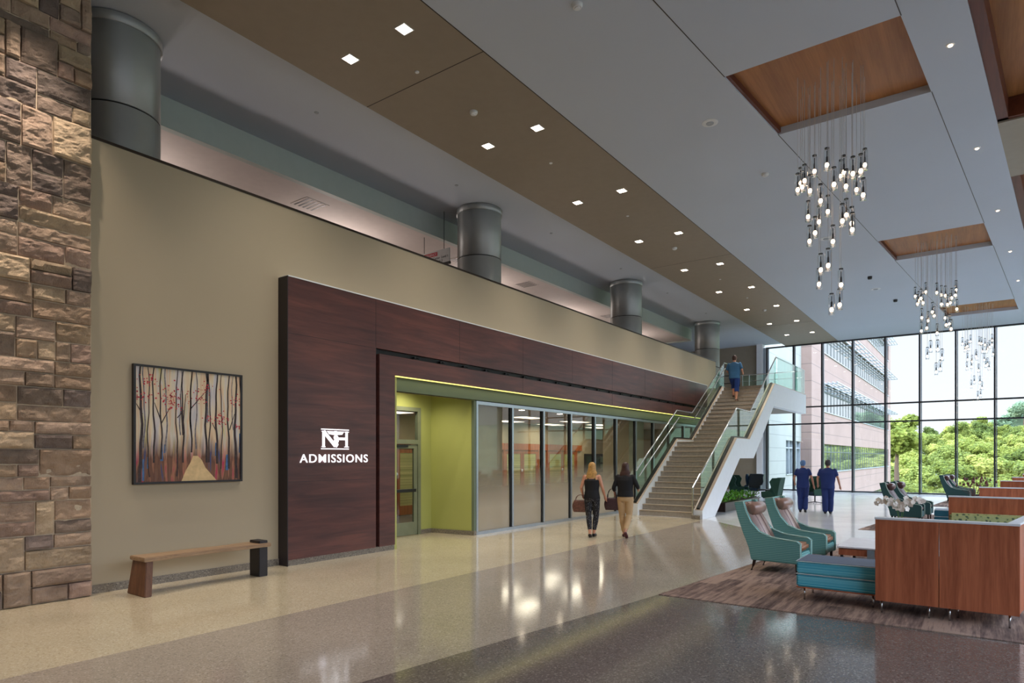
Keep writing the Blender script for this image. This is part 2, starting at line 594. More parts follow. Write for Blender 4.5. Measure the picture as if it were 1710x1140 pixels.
# ------------------------------------------------------------------ far glazed wall
mx_list = [-9.41, -8.05, -6.66, -5.24, -3.80, -2.36, -.93, .53, 1.97, 3.41, 4.85, 6.29]
wall_win = thing('window_1', 'floor to ceiling glazed wall with dark mullions at the far end', 'window', (0, WY, 0))
wall_win['kind'] = 'structure'
bm = B()
for x in mx_list:
    add_box(bm, x - .035, x + .035, -.09, .09, 0, CZ)
obj('mullion', bm, M_mull, wall_win)
bm = B()
for z in (.05, 3.555, 4.445, CZ - .03):
    add_box(bm, -9.45, 7.3, -.07, .07, z - .035, z + .035)
obj('transom', bm, M_mull, wall_win)
bm = B()
add_box(bm, -9.45, 7.3, -.004, .004, 0, CZ)
obj('glass_pane', bm, M_glasswin, wall_win)
# second half of the double frame seen behind each mullion
bm = B()
for x in mx_list:
    add_box(bm, x + .05, x + .09, .02, .1, .05, CZ)
obj('window_frame', bm, M_alu, wall_win)

# ------------------------------------------------------------------ columns of the gallery
for i, y in enumerate((4.15, 12.5, 20.75, 29.1)):
    lab = ['big metal clad round column just above the stone wall', 'metal clad round column beside the hanging gallery sign',
           'metal clad round column in the middle of the gallery', 'metal clad round column behind the stair head'][i]
    t = thing('round_column', lab, 'column', (-10.15, y, 4.68), 0, 'metal clad gallery columns')
    bm = B()
    add_lathe(bm, (0, 0, 0), [(.55, 0), (.55, 2.02)], 48)
    o = obj('lower_shell', bm, M_col, t, smooth=False)
    for p in o.data.polygons:
        p.use_smooth = abs(p.normal.z) < .5
    bm = B()
    add_lathe(bm, (0, 0, 2.02), [(.53, 0), (.53, .025)], 48)
    obj('seam_ring', bm, M_colseam, t, smooth=True)
    bm = B()
    add_lathe(bm, (0, 0, 2.045), [(.55, 0), (.55, 1.1)], 48)
    o = obj('upper_shell', bm, M_col, t)
    for p in o.data.polygons:
        p.use_smooth = abs(p.normal.z) < .5
    bm = B()
    add_lathe(bm, (0, 0, 3.145), [(.575, 0), (.575, .13)], 48)
    o = obj('top_collar', bm, M_col, t)
    for p in o.data.polygons:
        p.use_smooth = abs(p.normal.z) < .5

# ------------------------------------------------------------------ stone wall
def rock_mat():
    a = N('sandstone')
    v = a.coord()
    oi = a.n('VertexColor', layer_name='tone')
    n1 = a.n('TexNoise', i_Scale=3.0, i_Detail=8.0, i_Roughness=.65)
    a.l(v, n1.inputs[0])
    n2 = a.n('TexNoise', i_Scale=26.0, i_Detail=6.0, i_Roughness=.7)
    a.l(v, n2.inputs[0])
    rr = a.ramp(n1.outputs[0], [(.3, (.72, .7, .7)), (.55, (1, 1, 1)), (.75, (1.18, 1.12, 1.02))])
    mu = a.n('Mix', data_type='RGBA', blend_type='MULTIPLY')
    mu.inputs[0].default_value = 1
    a.l(oi.outputs[0], mu.inputs[6])
    a.l(rr, mu.inputs[7])
    a.l(mu.outputs[2], a.b.inputs['Base Color'])
    a.bump(n2.outputs[0], 1.0, .02)
    a.set(Roughness=.9, Specular_IOR_Level=.2)
    return a.m
M_stone = rock_mat()
for yy in (.6, 1.7, 2.8):
    lamp('stone_washer', 'SPOT', (-8.75, yy, 7.6), 300, (1, .84, .68), (0, -.12, 0), spot_size=1.5, spot_blend=.9, shadow_soft_size=.05)
M_mortar = plain('pale_mortar', (206, 188, 164), .9, noise=.1, nscale=30)

def stone_wall():
    rnd = random.Random(21)
    X0 = -9.36
    y_end = 3.5
    bm = B()
    lay = bm.loops.layers.color.new('tone')
    tones = [(184, 158, 136), (196, 170, 144), (172, 150, 132), (154, 136, 124), (198, 176, 150), (178, 152, 138), (134, 120, 114), (188, 164, 146)]
    rects = []
    z = 0.0
    H = GZ
    while z < H - .05:
        h = min(rnd.choice((.34, .42, .5, .3)), H - z)
        ledge = rnd.choice((0, .0, .018, .035))
        y = y_end
        while y > -6.9:
            w = rnd.uniform(.35, .8)
            w = min(w, y + 7)
            # a cell is one big stone, two stacked, or a small column of thin ones
            k = rnd.random()
            if k < .22 and w < .6:
                rects.append((y - w, y, z, z + h, ledge))
            elif k < .5:
                c = rnd.uniform(.35, .65) * h
                rects.append((y - w, y, z, z + c, ledge))
                if w > .45:
                    d = rnd.uniform(.4, .6) * w
                    rects.append((y - d, y, z + c, z + h, ledge)); rects.append((y - w, y - d, z + c, z + h, ledge))
                else:
                    rects.append((y - w, y, z + c, z + h, ledge))
            elif k < .78:
                c = rnd.uniform(.4, .6) * h
                d = rnd.uniform(.35, .65) * w
                rects.append((y - d, y, z, z + c, ledge)); rects.append((y - w, y - d, z, z + c, ledge))
                rects.append((y - w, y, z + c, z + h, ledge))
            else:
                d = rnd.uniform(.3, .5) * w
                rects.append((y - d, y, z, z + h, ledge))
                c = rnd.uniform(.4, .6) * h
                rects.append((y - w, y - d, z, z + c, ledge)); rects.append((y - w, y - d, z + c, z + h, ledge))
            y -= w
        z += h
    for (a, b, c, d, ledge) in rects:
        if b - a < .03:
            continue
        vis = b > 1.6
        g = .003
        a += g; b -= g; c += g; d -= g
        ny = max(3, int((b - a) / .022)) if vis else 3
        nz = max(3, int((d - c) / .022)) if vis else 3
        proud = rnd.uniform(.03, .05) + ledge
        big = (d - c) * (b - a) > .08
        t = rnd.choice(tones)
        f = rnd.uniform(.9, 1.08)
        t = tuple(min(1, x / 255 * f) for x in t)
        ph = rnd.uniform(0, 50)
        tilt = rnd.uniform(-.03, .05)
        grid = []
        from mathutils import noise as NZ
        for i in range(ny + 1):
            col = []
            for j in range(nz + 1):
                def sn(q, nn, ln):
                    if q == 0 or q == nn: return q / nn
                    e_ = min(.35, .007 / ln)
                    return e_ + (1 - 2 * e_) * (q - 1) / max(1, nn - 2)
                u = sn(i, ny, b - a); w = sn(j, nz, d - c)
                e = min(u * (b - a), (1 - u) * (b - a), w * (d - c), (1 - w) * (d - c))
                edge = 0 if e <= 1e-6 else min(1, .55 + e / .03)
                nv = NZ.fractal(Vector((ph + u * (b - a) * 5, w * (d - c) * 8, ph)), 1, 2, 4)
                ridge = abs(NZ.noise(Vector((ph * 2 + u * (b - a) * 3.5, w * (d - c) * 6, 3))))
                x = X0 + edge * (proud + nv * .022 + ridge * .03 + NZ.noise(Vector((ph + u * (b - a) * 16, w * (d - c) * 30, 9))) * .008 + tilt * (w - .5)) * 1.0
                if edge == 0:
                    x = X0
                col.append(bm.verts.new((x, a + u * (b - a), c + w * (d - c))))
            grid.append(col)
        for i in range(ny):
            for j in range(nz):
                fc = bm.faces.new((grid[i][j], grid[i + 1][j], grid[i + 1][j + 1], grid[i][j + 1]))
                for lp in fc.loops:
                    lp[lay] = (*t, 1)
    o = struct('wall_stone', bm, M_stone)
    # the cut end of the stone facing the painted wall
    bm = B()
    add_box(bm, WX - .1, X0 + .016, -7, 3.5, 0, GZ)
    m = obj('mortar_bed', bm, M_mortar, o)
stone_wall()

# ================================================================== TIMBER PORTAL
def purple_wood():
    a = N('plum_stained_panel')
    v = a.coord((6, .5, 6))
    n1 = a.n('TexNoise', i_Scale=1.5, i_Detail=7.0, i_Roughness=.6, i_Distortion=.5)
    a.l(v, n1.inputs[0])
    v2 = a.coord((1, .42, 1))
    n2 = a.n('TexNoise', i_Scale=1.1, i_Detail=2.0)
    a.l(v2, n2.inputs[0])
    ad = a.n('Math', operation='MULTIPLY_ADD', i_1=.6)
    a.l(n2.outputs[0], ad.inputs[0])
    a.l(n1.outputs[0], ad.inputs[2])
    a.l(a.ramp(ad.outputs[0], [(.5, lin((56, 37, 39))), (.8, lin((82, 50, 48))), (1.0, lin((102, 62, 56)))]), a.b.inputs['Base Color'])
    a.set(Roughness=.34, Specular_IOR_Level=.45)
    return a.m
M_plum = purple_wood()
M_plumdark = plain('dark_panel_edge', (34, 26, 34), .4)
FX = -9.2
portal = thing('admissions_portal', 'large plum stained timber portal framing the admissions entrance', 'portal', (0, 0, 0))
bm = B()
add_box(bm, WX, FX, 6.34, 8.24, .1, 4.78)
add_box(bm, WX, FX, 8.24, 26.4, 3.86, 4.78)
obj('outer_panel', bm, M_plum, portal)
bm = B()
add_box(bm, WX, FX - .002, 8.33, 8.73, .1, 3.39)
add_box(bm, WX, FX - .002, 8.33, 26.4, 3.39, 3.76)
obj('inner_panel', bm, M_plum, portal)
bm = B()
add_box(bm, WX, FX - .1, 8.24, 8.33, .1, 3.86)
add_box(bm, WX, FX - .1, 8.33, 26.4, 3.76, 3.86)
obj('recessed_slot', bm, M_blackgasket, portal)
JN = [(FX, FX + .002, 6.34, 8.24, 3.846, 3.852), (FX, FX + .002, 6.34, 8.24, 1.388, 1.394)]
JN += [(FX, FX + .002, y - .003, y + .003, 3.87, 4.78) for y in (8.24, 10.65, 13.05, 15.45, 17.85, 20.25, 22.65, 25.05)]
JN += [(FX - .002, FX + .001, y - .003, y + .003, 3.39, 3.76) for y in (13.05, 17.85, 22.65)]
for q in JN:
    bm = B()
    add_box(bm, *q)
    obj('panel_joint', bm, M_plumdark, portal)
bm = B()
add_box(bm, WX, FX - .02, 6.36, 8.73, 0, .1)
obj('plinth', bm, M_base, portal)
bm = B()
add_box(bm, WX, FX + .004, 6.325, 6.34, .0, 4.785)
obj('edge_band', bm, M_plumdark, portal)
# small track fittings inside the slot
for k in range(22):
    y = 9.3 + k * .77
    bm = B()
    add_box(bm, FX - .09, FX - .04, y, y + .05, 3.79, 3.83)
    add_tube(bm, [(FX - .06, y + .08, 3.81), (FX - .04, y + .13, 3.8)], .014, 8)
    obj('track_fitting', bm, M_colseam, portal)
led = B()
add_box(led, FX - .06, FX - .004, 8.76, 26.4, 3.374, 3.389)
tag(obj('led_strip', led, M_led), 'thin yellow glowing light strip under the plum timber header', 'light strip')
lamp('led_glow', 'AREA', (-9.27, 17.5, 3.36), 5, (1, .92, .5), (0, 0, 0), shape='RECTANGLE', size=.05, size_y=17.5)

# green header and jamb behind the timber
bm = B()
add_box(bm, WX - .1, WX + .05, 8.73, 26.6, 3.12, 3.39)
add_box(bm, WX - .1, WX + .05, 11.38, 11.46, 0, 3.1)
struct('wall_header', bm, M_greenshade)
bm = B()
add_box(bm, WX - .1, FX - .03, 8.731, 8.8, .0, 3.375)
struct('wall_jamb', bm, M_green)

# ------------------------------------------------------------------ entry recess
bm = B()
add_prism(bm, [(-10.6, 8.6), (-10.6, 9.1), (-10.75, 9.1), (-10.75, 8.6)], 'z', 0, 3.6)
add_box(bm, -10.75, -10.62, 10.86, 11.3, 0, 3.6)
add_box(bm, -10.75, -10.62, 9.1, 10.86, 2.95, 3.6)
add_prism(bm, [(-10.72, 11.24), (WX - .02, 11.37), (WX - .02, 11.5), (-10.72, 11.4)], 'z', 0, 3.6)
add_box(bm, -10.75, WX - .1, 8.6, 8.75, 0, 3.6)
struct('wall_recess', bm, M_green)
box_struct('ceiling_recess', -10.75, WX - .1, 8.6, 11.5, 3.6, 3.65, M_green)
bm = B()
add_prism(bm, [(-10.6, 11.225), (WX, 11.355), (WX, 11.37), (-10.6, 11.24)], 'z', 0, .1)
add_box(bm, -10.62, -10.6, 10.86, 11.24, 0, .1)
add_box(bm, WX - .02, WX + .06, 11.37, 11.47, 0, .1)
struct('baseboard_recess', bm, M_base)

door = thing('door_1', 'glazed sage metal entrance door with glass transom in the lime recess', 'door', (-10.62, 0, 0))
door['kind'] = 'structure'
bm = B()
add_box(bm, -.06, .04, 10.77, 10.86, 0, 2.95)
add_box(bm, -.06, .04, 9.1, 9.19, 0, 2.95)
add_box(bm, -.06, .04, 9.19, 10.77, 2.86, 2.95)
add_box(bm, -.06, .04, 9.19, 10.77, 2.1, 2.2)
obj('door_frame', bm, M_doorframe, door)
bm = B()
add_box(bm, -.03, .02, 9.2, 10.76, .01, .3)
add_box(bm, -.03, .02, 9.2, 10.76, 2.0, 2.09)
add_box(bm, -.03, .02, 10.65, 10.76, .3, 2.0)
add_box(bm, -.03, .02, 9.2, 9.31, .3, 2.0)
obj('door_leaf', bm, M_doorframe, door)
bm = B()
add_box(bm, -.008, 0, 9.31, 10.65, .3, 2.0)
add_box(bm, -.008, 0, 9.19, 10.77, 2.2, 2.86)
obj('glass_pane', bm, M_glasswin, door)
bm = B()
add_box(bm, .03, .09, 9.25, 10.66, 1.0, 1.07)
obj('push_bar', bm, M_blk, door)
bm = B()
add_box(bm, .03, .09, 10.05, 10.4, 2.02, 2.07)
add_box(bm, .05, .07, 9.9, 10.5, 2.075, 2.09)
obj('door_closer', bm, M_blk, door)

# ------------------------------------------------------------------ storefront
def film_mat():
    a = N('graded_frost_film')
    tr = a.n('BsdfTransparent'); tr.inputs[0].default_value = (.93, .95, .94, 1)
    df = a.n('BsdfDiffuse'); df.inputs[0].default_value = (*lin((176, 166, 148)), 1)
    gl = a.n('BsdfGlossy'); gl.inputs['Roughness'].default_value = 0.0
    geo = a.n('NewGeometry')
    sx = a.n('SeparateXYZ'); a.l(geo.outputs['Position'], sx.inputs[0])
    mr = a.n('MapRange'); mr.inputs[1].default_value = 1.6; mr.inputs[2].default_value = .6
    mr.inputs[3].default_value = 0.0; mr.inputs[4].default_value = .95
    a.l(sx.outputs[2], mr.inputs[0])
    m1 = a.n('MixShader'); a.l(mr.outputs[0], m1.inputs[0]); a.l(tr.outputs[0], m1.inputs[1]); a.l(df.outputs[0], m1.inputs[2])
    m2 = a.n('MixShader'); a.l(schlick(a), m2.inputs[0]); a.l(m1.outputs[0], m2.inputs[1]); a.l(gl.outputs[0], m2.inputs[2])
    a.l(m2.outputs[0], a.out.inputs[0])
    return a.m
M_film = film_mat()
sf = thing('window_2', 'admissions storefront of tall panes in bluish aluminium frames', 'window', (WX, 0, 0))
sf['kind'] = 'structure'
ys = [11.46, 12.86, 14.27, 15.69, 17.09, 18.51, 19.95, 21.4, 22.85, 24.3, 25.75, 27.2]
bm = B()
for y in ys:
    add_box(bm, -.05, .06, y, y + .065, .06, 3.02)
add_box(bm, -.05, .06, 11.46, 28.2, 3.02, 3.1)
add_box(bm, -.05, .06, 11.46, 28.2, 0, .07)
obj('mullion', bm, M_alu, sf)
bm = B()
for i in range(len(ys) - 1):
    add_box(bm, -.03, .03, ys[i + 1] - .045, ys[i + 1], .07, 3.02)
    add_box(bm, -.03, .03, ys[i] + .065, ys[i] + .075, .07, 3.02)
obj('gasket', bm, M_blackgasket, sf)
for i in range(len(ys) - 1):
    bm = B()
    add_box(bm, -.004, .004, ys[i] + .065, ys[i + 1], .07, 3.02)
    obj('glass_pane', bm, M_film, sf)

# ------------------------------------------------------------------ admissions office behind
bm = B()
add_box(bm, -16.5, -10.75, 8.0, 28.2, 3.1, 3.3)
add_box(bm, -10.75, WX - .1, 11.5, 28.2, 3.1, 3.3)
struct('ceiling_office', bm, M_gceil)
box_struct('wall_office_end', -16.5, WX - .6, 28.0, 28.2, 0, 3.1, M_wallend)
box_struct('wall_office_near', -16.5, -10.75, 8.45, 8.6, 0, 3.1, M_wallend)
M_offwall = plain('office_wall_paint', (172, 158, 128), .6, noise=.03)
bm = B()
add_box(bm, -14.55, -14.4, 8.6, 28.0, 0, 3.1)
struct('wall_office_back', bm, M_offwall)
M_carpet_off = plain('office_carpet', (92, 84, 78), .9, noise=.2, nscale=20)
box_struct('floor_office', -14.4, -10.76, 8.6, 28.0, .0, .006, M_carpet_off)
bm = B()
add_box(bm, -10.72, WX - .25, 11.52, 12.85, 0, 3.1)
add_box(bm, -10.75, WX - .3, 20.15, 21.35, 0, 3.1)
struct('wall_column_casing', bm, M_offwall)
M_blind = stripes('striped_glass_film', (196, 188, 120), (150, 150, 84), 1, 'z', irregular=11.0, rough=.4)
def office_door(y0, y1, lab):
    t = thing('office_door', lab, 'door', (-14.4, y0, 0), 0, 'orange timber office doors')
    w = y1 - y0
    bm = B()
    add_box(bm, .0, .08, 0, w, 2.07, 2.32)
    add_box(bm, .0, .06, 0, .1, 0, 2.07)
    add_box(bm, .0, .06, w - .1, w, 0, 2.07)
    obj('door_frame', bm, M_doorwood, t)
    bm = B()
    hw = w / 2
    for a, b in ((.1, hw + .04), (hw + .02, w - .1)):
        dx = .0 if a < .2 else -.0
        add_box(bm, .01, .045, a, a + .13, .02, 2.06)
        add_box(bm, .01, .045, b - .13, b, .02, 2.06)
        add_box(bm, .01, .045, a + .13, b - .13, 1.93, 2.06)
        add_box(bm, .01, .045, a + .13, b - .13, .02, .3)
    obj('door_leaf', bm, M_doorwood, t)
    bm = B()
    add_box(bm, .015, .03, .23, hw - .09, .3, 1.93)
    add_box(bm, .015, .03, hw + .15, w - .23, .3, 1.93)
    obj('striped_glass', bm, M_blind, t)
    bm = B()
    add_lathe(bm, (0, 0, 0), [(.055, 0), (.055, .02)], 20)
    for v in bm.verts:
        v.co = Vector((.046 + v.co.z, hw - .01 + v.co.x, 1.28 + v.co.y))
    obj('handle_plate', bm, M_white, t, smooth=True)
    return t
office_door(12.6, 14.75, 'orange timber door with striped glass seen through the entrance door')
office_door(19.1, 21.5, 'orange timber office door with striped glass, nearer pair behind the storefront')
office_door(22.05, 24.5, 'orange timber office door with striped glass, farther pair behind the storefront')
bm = B()
add_box(bm, -14.4, -14.33, 15.2, 24.9, 2.07, 2.32)
struct('trim_office_band', bm, M_doorwood)

pic = thing('framed_notice', 'dark framed notice board on the beige office wall behind the glass', 'notice board', (-14.4, 25.2, 1.1))
bm = B()
add_box(bm, 0, .04, 0, 2.2, 0, .85)
obj('frame', bm, M_blk, pic)
bm = B()
add_box(bm, .041, .045, .15, 1.35, .12, .73)
obj('dark_print', bm, plain('dark_print', (40, 62, 52), .5), pic)
bm = B()
add_box(bm, .041, .045, 1.45, 2.05, .45, .73)
add_box(bm, .041, .045, 1.45, 2.05, .12, .38)
obj('pale_print', bm, plain('pale_print', (120, 134, 120), .5), pic)

bm = B()
add_box(bm, 0, .5, 0, .5, .42, .5)
add_box(bm, 0, .08, 0, .5, .5, .95)
for a in (0.03, .43):
    for b in (.03, .43):
        add_box(bm, a, a + .04, b, b + .04, 0, .42)
oc = thing('office_chair', 'dark office chair glimpsed through the entrance door', 'chair', (-13.6, 13.75, .006))
obj('seat_shell', bm, M_blk, oc)
oc2 = thing('office_chair', 'dark upholstered office chair behind the third storefront pane', 'chair', (-12.9, 21.9, .006))
bm = B()
add_box(bm, 0, .6, 0, .6, .36, .5)
add_box(bm, 0, .14, 0, .6, .5, 1.02)
add_tube(bm, [(.3, .3, .03), (.3, .3, .36)], .03)
add_lathe(bm, (.3, .3, 0), [(.28, 0), (.28, .02), (.04, .05)], 20)
obj('seat_shell', bm, M_blk, oc2, bevel=.02)
# office lights
OL = [(-13.6, 18.4), (-13.6, 21.2), (-11.8, 20.0), (-11.8, 17.0), (-13.4, 12.6), (-12.2, 22.6), (-13.4, 24.6)]
for i, (x, y) in enumerate(OL):
    t = thing('ceiling_light_panel', ('rectangular lit ceiling panel in the admissions office, %s one from the entrance' % ORD[i]), 'ceiling light', (x, y, 3.1), 0, 'lit panels in the office ceiling')
    bm = B()
    add_box(bm, -.32, .32, -.62, .62, -.03, 0)
    obj('frame', bm, M_white, t)
    bm = B()
    add_box(bm, -.28, .28, -.58, .58, -.034, -.03)
    obj('diffuser', bm, M_panelface, t)
    lamp('office_light', 'AREA', (0, 0, -.06), 14, (1, .88, .7), (0, 0, 0), t, shape='RECTANGLE', size=.56, size_y=1.16)
for i, y in enumerate((14.34, 16.3)):
    t = thing('round_downlight', ['round lit downlight behind the second storefront pane', 'round lit downlight behind the third storefront pane'][i], 'ceiling light', (-10.15, y, 3.1))
    bm = B()
    add_lathe(bm, (0, 0, -.012), [(.1, 0), (.1, .012)], 20)
    obj('trim_ring', bm, M_white, t)
    bm = B()
    add_lathe(bm, (0, 0, -.016), [(.08, 0), (.08, .004)], 20)
    obj('lamp_face', bm, M_lampface, t)
for y in (20.3, 23.2, 13.4):
    lamp('wall_washer', 'SPOT', (-13.7, y, 3.05), 35, (1, .85, .6), (0, -.5, 0), spot_size=1.6, spot_blend=.8, shadow_soft_size=.05)
lamp('recess_light', 'SPOT', (-10.0, 10.2, 3.55), 90, (1, .9, .66), (0, 0, 0), spot_size=2.4, spot_blend=.9, shadow_soft_size=.08)

# ================================================================== SIGN LETTERING
sign = thing('admissions_sign', 'white lit hospital emblem above the word ADMISSIONS on the plum panel', 'sign', (FX, 0, 0))
def text_mesh(body, size, depth, bold=0.0, spacing=1.0):
    cu = bpy.data.curves.new('lettering', 'FONT')
    cu.body = body
    cu.size = size
    cu.extrude = depth / 2
    cu.offset = bold
    cu.space_character = spacing
    cu.align_x = 'LEFT'
    to = bpy.data.objects.new('lettering', cu)
    COL.objects.link(to)
    bpy.context.view_layer.update()
    dg = bpy.context.evaluated_depsgraph_get()
    me = bpy.data.meshes.new_from_object(to.evaluated_get(dg))
    bpy.data.objects.remove(to)
    return me
def place_text(me, y0, y1, z0, z1, x, mat, parent, name='lettering'):
    xs = [v.co.x for v in me.vertices]; ysv = [v.co.y for v in me.vertices]
    ax, bx, ay, by = min(xs), max(xs), min(ysv), max(ysv)
    for v in me.vertices:
        yy = y0 + (v.co.x - ax) / (bx - ax) * (y1 - y0)
        zz = z0 + (v.co.y - ay) / (by - ay) * (z1 - z0)
        v.co = Vector((x + v.co.z, yy, zz))
    me.materials.clear()
    me.materials.append(mat)
    o = bpy.data.objects.new(name, me)
    COL.objects.link(o)
    o.parent = parent
    return o
letters = 'ADMISSIONS'
me = text_mesh(letters, .2, .012, .001, 1.15)
place_text(me, 6.55, 8.02, 1.705, 1.85, .02, M_letter, sign, 'word')
# serif feet for the letters: thin bars on the stems of D M I I N
bm = B()
def bar(y0, z0, y1, z1, w, x0=.003, x1=.014):
    d = Vector((y1 - y0, z1 - z0)); d.normalize()
    n = Vector((-d.y, d.x)) * w / 2
    poly = [(y0 + n.x, z0 + n.y), (y1 + n.x, z1 + n.y), (y1 - n.x, z1 - n.y), (y0 - n.x, z0 - n.y)]
    add_prism(bm, poly, 'x', x0, x1)
ya, yb = 6.99, 7.59
za, zb = 1.975, 2.255
bar(ya, 2.285, yb, 2.285, .018)
obj('emblem_rule', bm, M_letter, sign)
bm = B()
bar(ya, 1.945, yb, 1.945, .018)
obj('emblem_rule', bm, M_letter, sign)
bm = B()
bar(ya + .05, za, ya + .05, zb, .05)
bar(ya + .01, zb - .006, ya + .1, zb - .006, .012)
bar(ya + .01, za + .006, ya + .09, za + .006, .012)
bar(ya + .055, zb - .01, ya + .30, za + .02, .062)
obj('emblem_letter_n', bm, M_letter, sign)
bm = B()
bar(yb - .05, za, yb - .05, zb, .05)
bar(yb - .1, zb - .006, yb - .0, zb - .006, .012)
bar(yb - .1, za + .006, yb - .0, za + .006, .012)
bar(ya + .36, 2.125, yb - .06, 2.125, .045)
obj('emblem_letter_h', bm, M_letter, sign)
bm = B()
add_prism(bm, [(ya + .12, zb), (ya + .28, zb), (ya + .28, zb - .065), (ya + .17, zb - .055)], 'x', .004, .015)
add_prism(bm, [(ya + .34, zb), (yb - .11, zb), (yb - .15, zb - .055), (ya + .34, zb - .065)], 'x', .004, .015)
bar(ya + .31, zb + .006, ya + .31, zb - .1, .052)
pts = [(.02, ya + .31 + .035 * math.sin(k * .7), zb - .08 - k * .0135) for k in range(15)]
add_tube(bm, pts, .016, 8)
pts = [(.022, ya + .31 - .035 * math.sin(k * .7), zb - .08 - k * .0135) for k in range(15)]
add_tube(bm, pts, .021, 8)
obj('emblem_staff', bm, M_letter, sign)

# ================================================================== PAINTING
def painting_mat():
    a = N('forest_painting')
    c = a.n('TexCoord')
    sx = a.n('SeparateXYZ'); a.l(c.outputs['Object'], sx.inputs[0])
    n1 = a.n('TexNoise', i_Scale=1.0, i_Detail=4.0, i_Distortion=.4)
    mp = a.n('Mapping'); mp.inputs['Scale'].default_value = (1, 9, .9)
    a.l(c.outputs['Object'], mp.inputs[0]); a.l(mp.outputs[0], n1.inputs[0])
    bgc = a.ramp(n1.outputs[0], [(.25, lin((150, 158, 178))), (.38, lin((206, 200, 202))), (.48, lin((222, 208, 180))), (.56, lin((216, 184, 152))), (.63, lin((208, 202, 194))), (.75, lin((200, 186, 96)))])
    # lower undergrowth
    mp2 = a.n('Mapping'); mp2.inputs['Scale'].default_value = (1, 14, 1.6); mp2.inputs['Location'].default_value = (0, 3, 5)
    n2 = a.n('TexNoise', i_Scale=1.0, i_Detail=5.0)
    a.l(c.outputs['Object'], mp2.inputs[0]); a.l(mp2.outputs[0], n2.inputs[0])
    low = a.ramp(n2.outputs[0], [(.3, lin((36, 66, 120))), (.4, lin((120, 84, 62))), (.5, lin((96, 62, 50))), (.58, lin((160, 110, 84))), (.66, lin((176, 30, 84))), (.74, lin((60, 96, 96)))])
    zz = a.n('Math', operation='MULTIPLY_ADD', i_1=.5); a.l(n2.outputs[0], zz.inputs[0]); a.l(sx.outputs[2], zz.inputs[2])
    mr = a.n('MapRange'); mr.inputs[1].default_value = .95; mr.inputs[2].default_value = .62
    a.l(zz.outputs[0], mr.inputs[0])
    mx = a.n('Mix', data_type='RGBA'); a.l(mr.outputs[0], mx.inputs[0]); a.l(bgc, mx.inputs[6]); a.l(low, mx.inputs[7])
    a.l(mx.outputs[2], a.b.inputs['Base Color'])
    a.set(Roughness=.6)
    return a.m
pt = thing('forest_painting', 'framed painting of autumn birch trunks with a sandy path, above the bench', 'painting', (WX, 4.04, 1.42))
PW, PH = 1.61, 1.67
bm = B()
for a0, a1, c0, c1 in ((0, PW, 0, .03), (0, PW, PH - .03, PH), (0, .03, .03, PH - .03), (PW - .03, PW, .03, PH - .03)):
    add_box(bm, 0, .06, a0, a1, c0, c1)
obj('frame', bm, plain('black_picture_frame', (24, 18, 20), .4), pt)
bm = B()
add_box(bm, 0, .045, .03, PW - .03, .03, PH - .03)
obj('canvas', bm, painting_mat(), pt)
rp = random.Random(5)
bm = B()
add_prism(bm, [(.66, .031), (1.19, .031), (1.02, .22), (.96, .34), (.9, .4), (.83, .4), (.79, .3), (.72, .18)], 'x', .045, .0465)
obj('painted_path', bm, plain('painted_sand', (212, 184, 138), .6, noise=.12, nscale=14), pt)
M_trunk = plain('painted_bark', (52, 38, 40), .6, noise=.4, nscale=30)
M_trunk2 = plain('painted_pale_bark', (120, 116, 124), .6, noise=.4, nscale=30)
for nm, mt, lst in (('painted_trunk', M_trunk, [(.1, .03, .05, .035), (.27, .3, .045, .022), (.37, .35, .04, .02), (.59, .1, .4, .016), (.68, .3, .4, .022), (.8, .45, .0, .022), (1.03, .3, .0, .03), (1.08, .3, .0, .018), (1.19, .28, .0, .03), (1.27, .2, .0, .014), (1.38, .2, .0, .026), (1.5, .05, .0, .036), (1.585, .03, 0, .018), (.2, .1, 0, .014)]),
                    ('painted_pale_trunk', M_trunk2, [(.14, .5, 0, .02), (.44, .45, 0, .02), (.65, .7, 0, .016), (.88, .5, 0, .02), (1.04, .9, 0, .034), (.8, .8, 0, .022), (1.45, .8, 0, .014)])):
    bm = B()
    for (y, z0, cv, w) in lst:
        n = 12
        z1 = PH - .031
        zs = [z0 + .0 + (z1 - max(z0, .035)) * k / n if z0 > .034 else .035 + (z1 - .035) * k / n for k in range(n + 1)]
        ph = rp.uniform(0, 6)
        for k in range(n):
            def yy(z): return y + .012 * math.sin(z * 5 + ph) + .006 * math.sin(z * 13 + ph)
            za_, zb_ = zs[k], min(zs[k + 1], z1)
            wa = w * (1.25 - .6 * (za_ / PH)); wb = w * (1.25 - .6 * (zb_ / PH))
            q = [(yy(za_) - wa / 2, za_), (yy(za_) + wa / 2, za_), (yy(zb_) + wb / 2, zb_), (yy(zb_) - wb / 2, zb_)]
            q = [(min(max(p_[0], .031), PW - .031), p_[1]) for p_ in q]
            add_prism(bm, q, 'x', .045, .048)
    if nm == 'painted_trunk':
        for (y0, z0, y1, z1) in ((.12, .98, .04, 1.12), (.37, .85, .5, 1.1), (.37, .9, .28, 1.15), (.6, .95, .69, 1.06), (.68, .8, .72, 1.3), (.8, 1.1, 1.0, 1.34), (1.2, .75, 1.12, .9), (1.4, .8, 1.48, 1.05), (.68, .7, .64, 1.3)):
            d = Vector((y1 - y0, z1 - z0)).normalized() * .006
            add_prism(bm, [(y0 - d.y * 1.3, z0 + d.x), (y0 + d.y * 1.3, z0 - d.x), (y1 + d.y * .5, z1 - d.x * .5), (y1 - d.y * .5, z1 + d.x * .5)], 'x', .045, .0485)
    obj(nm, bm, mt, pt)
bm = B()
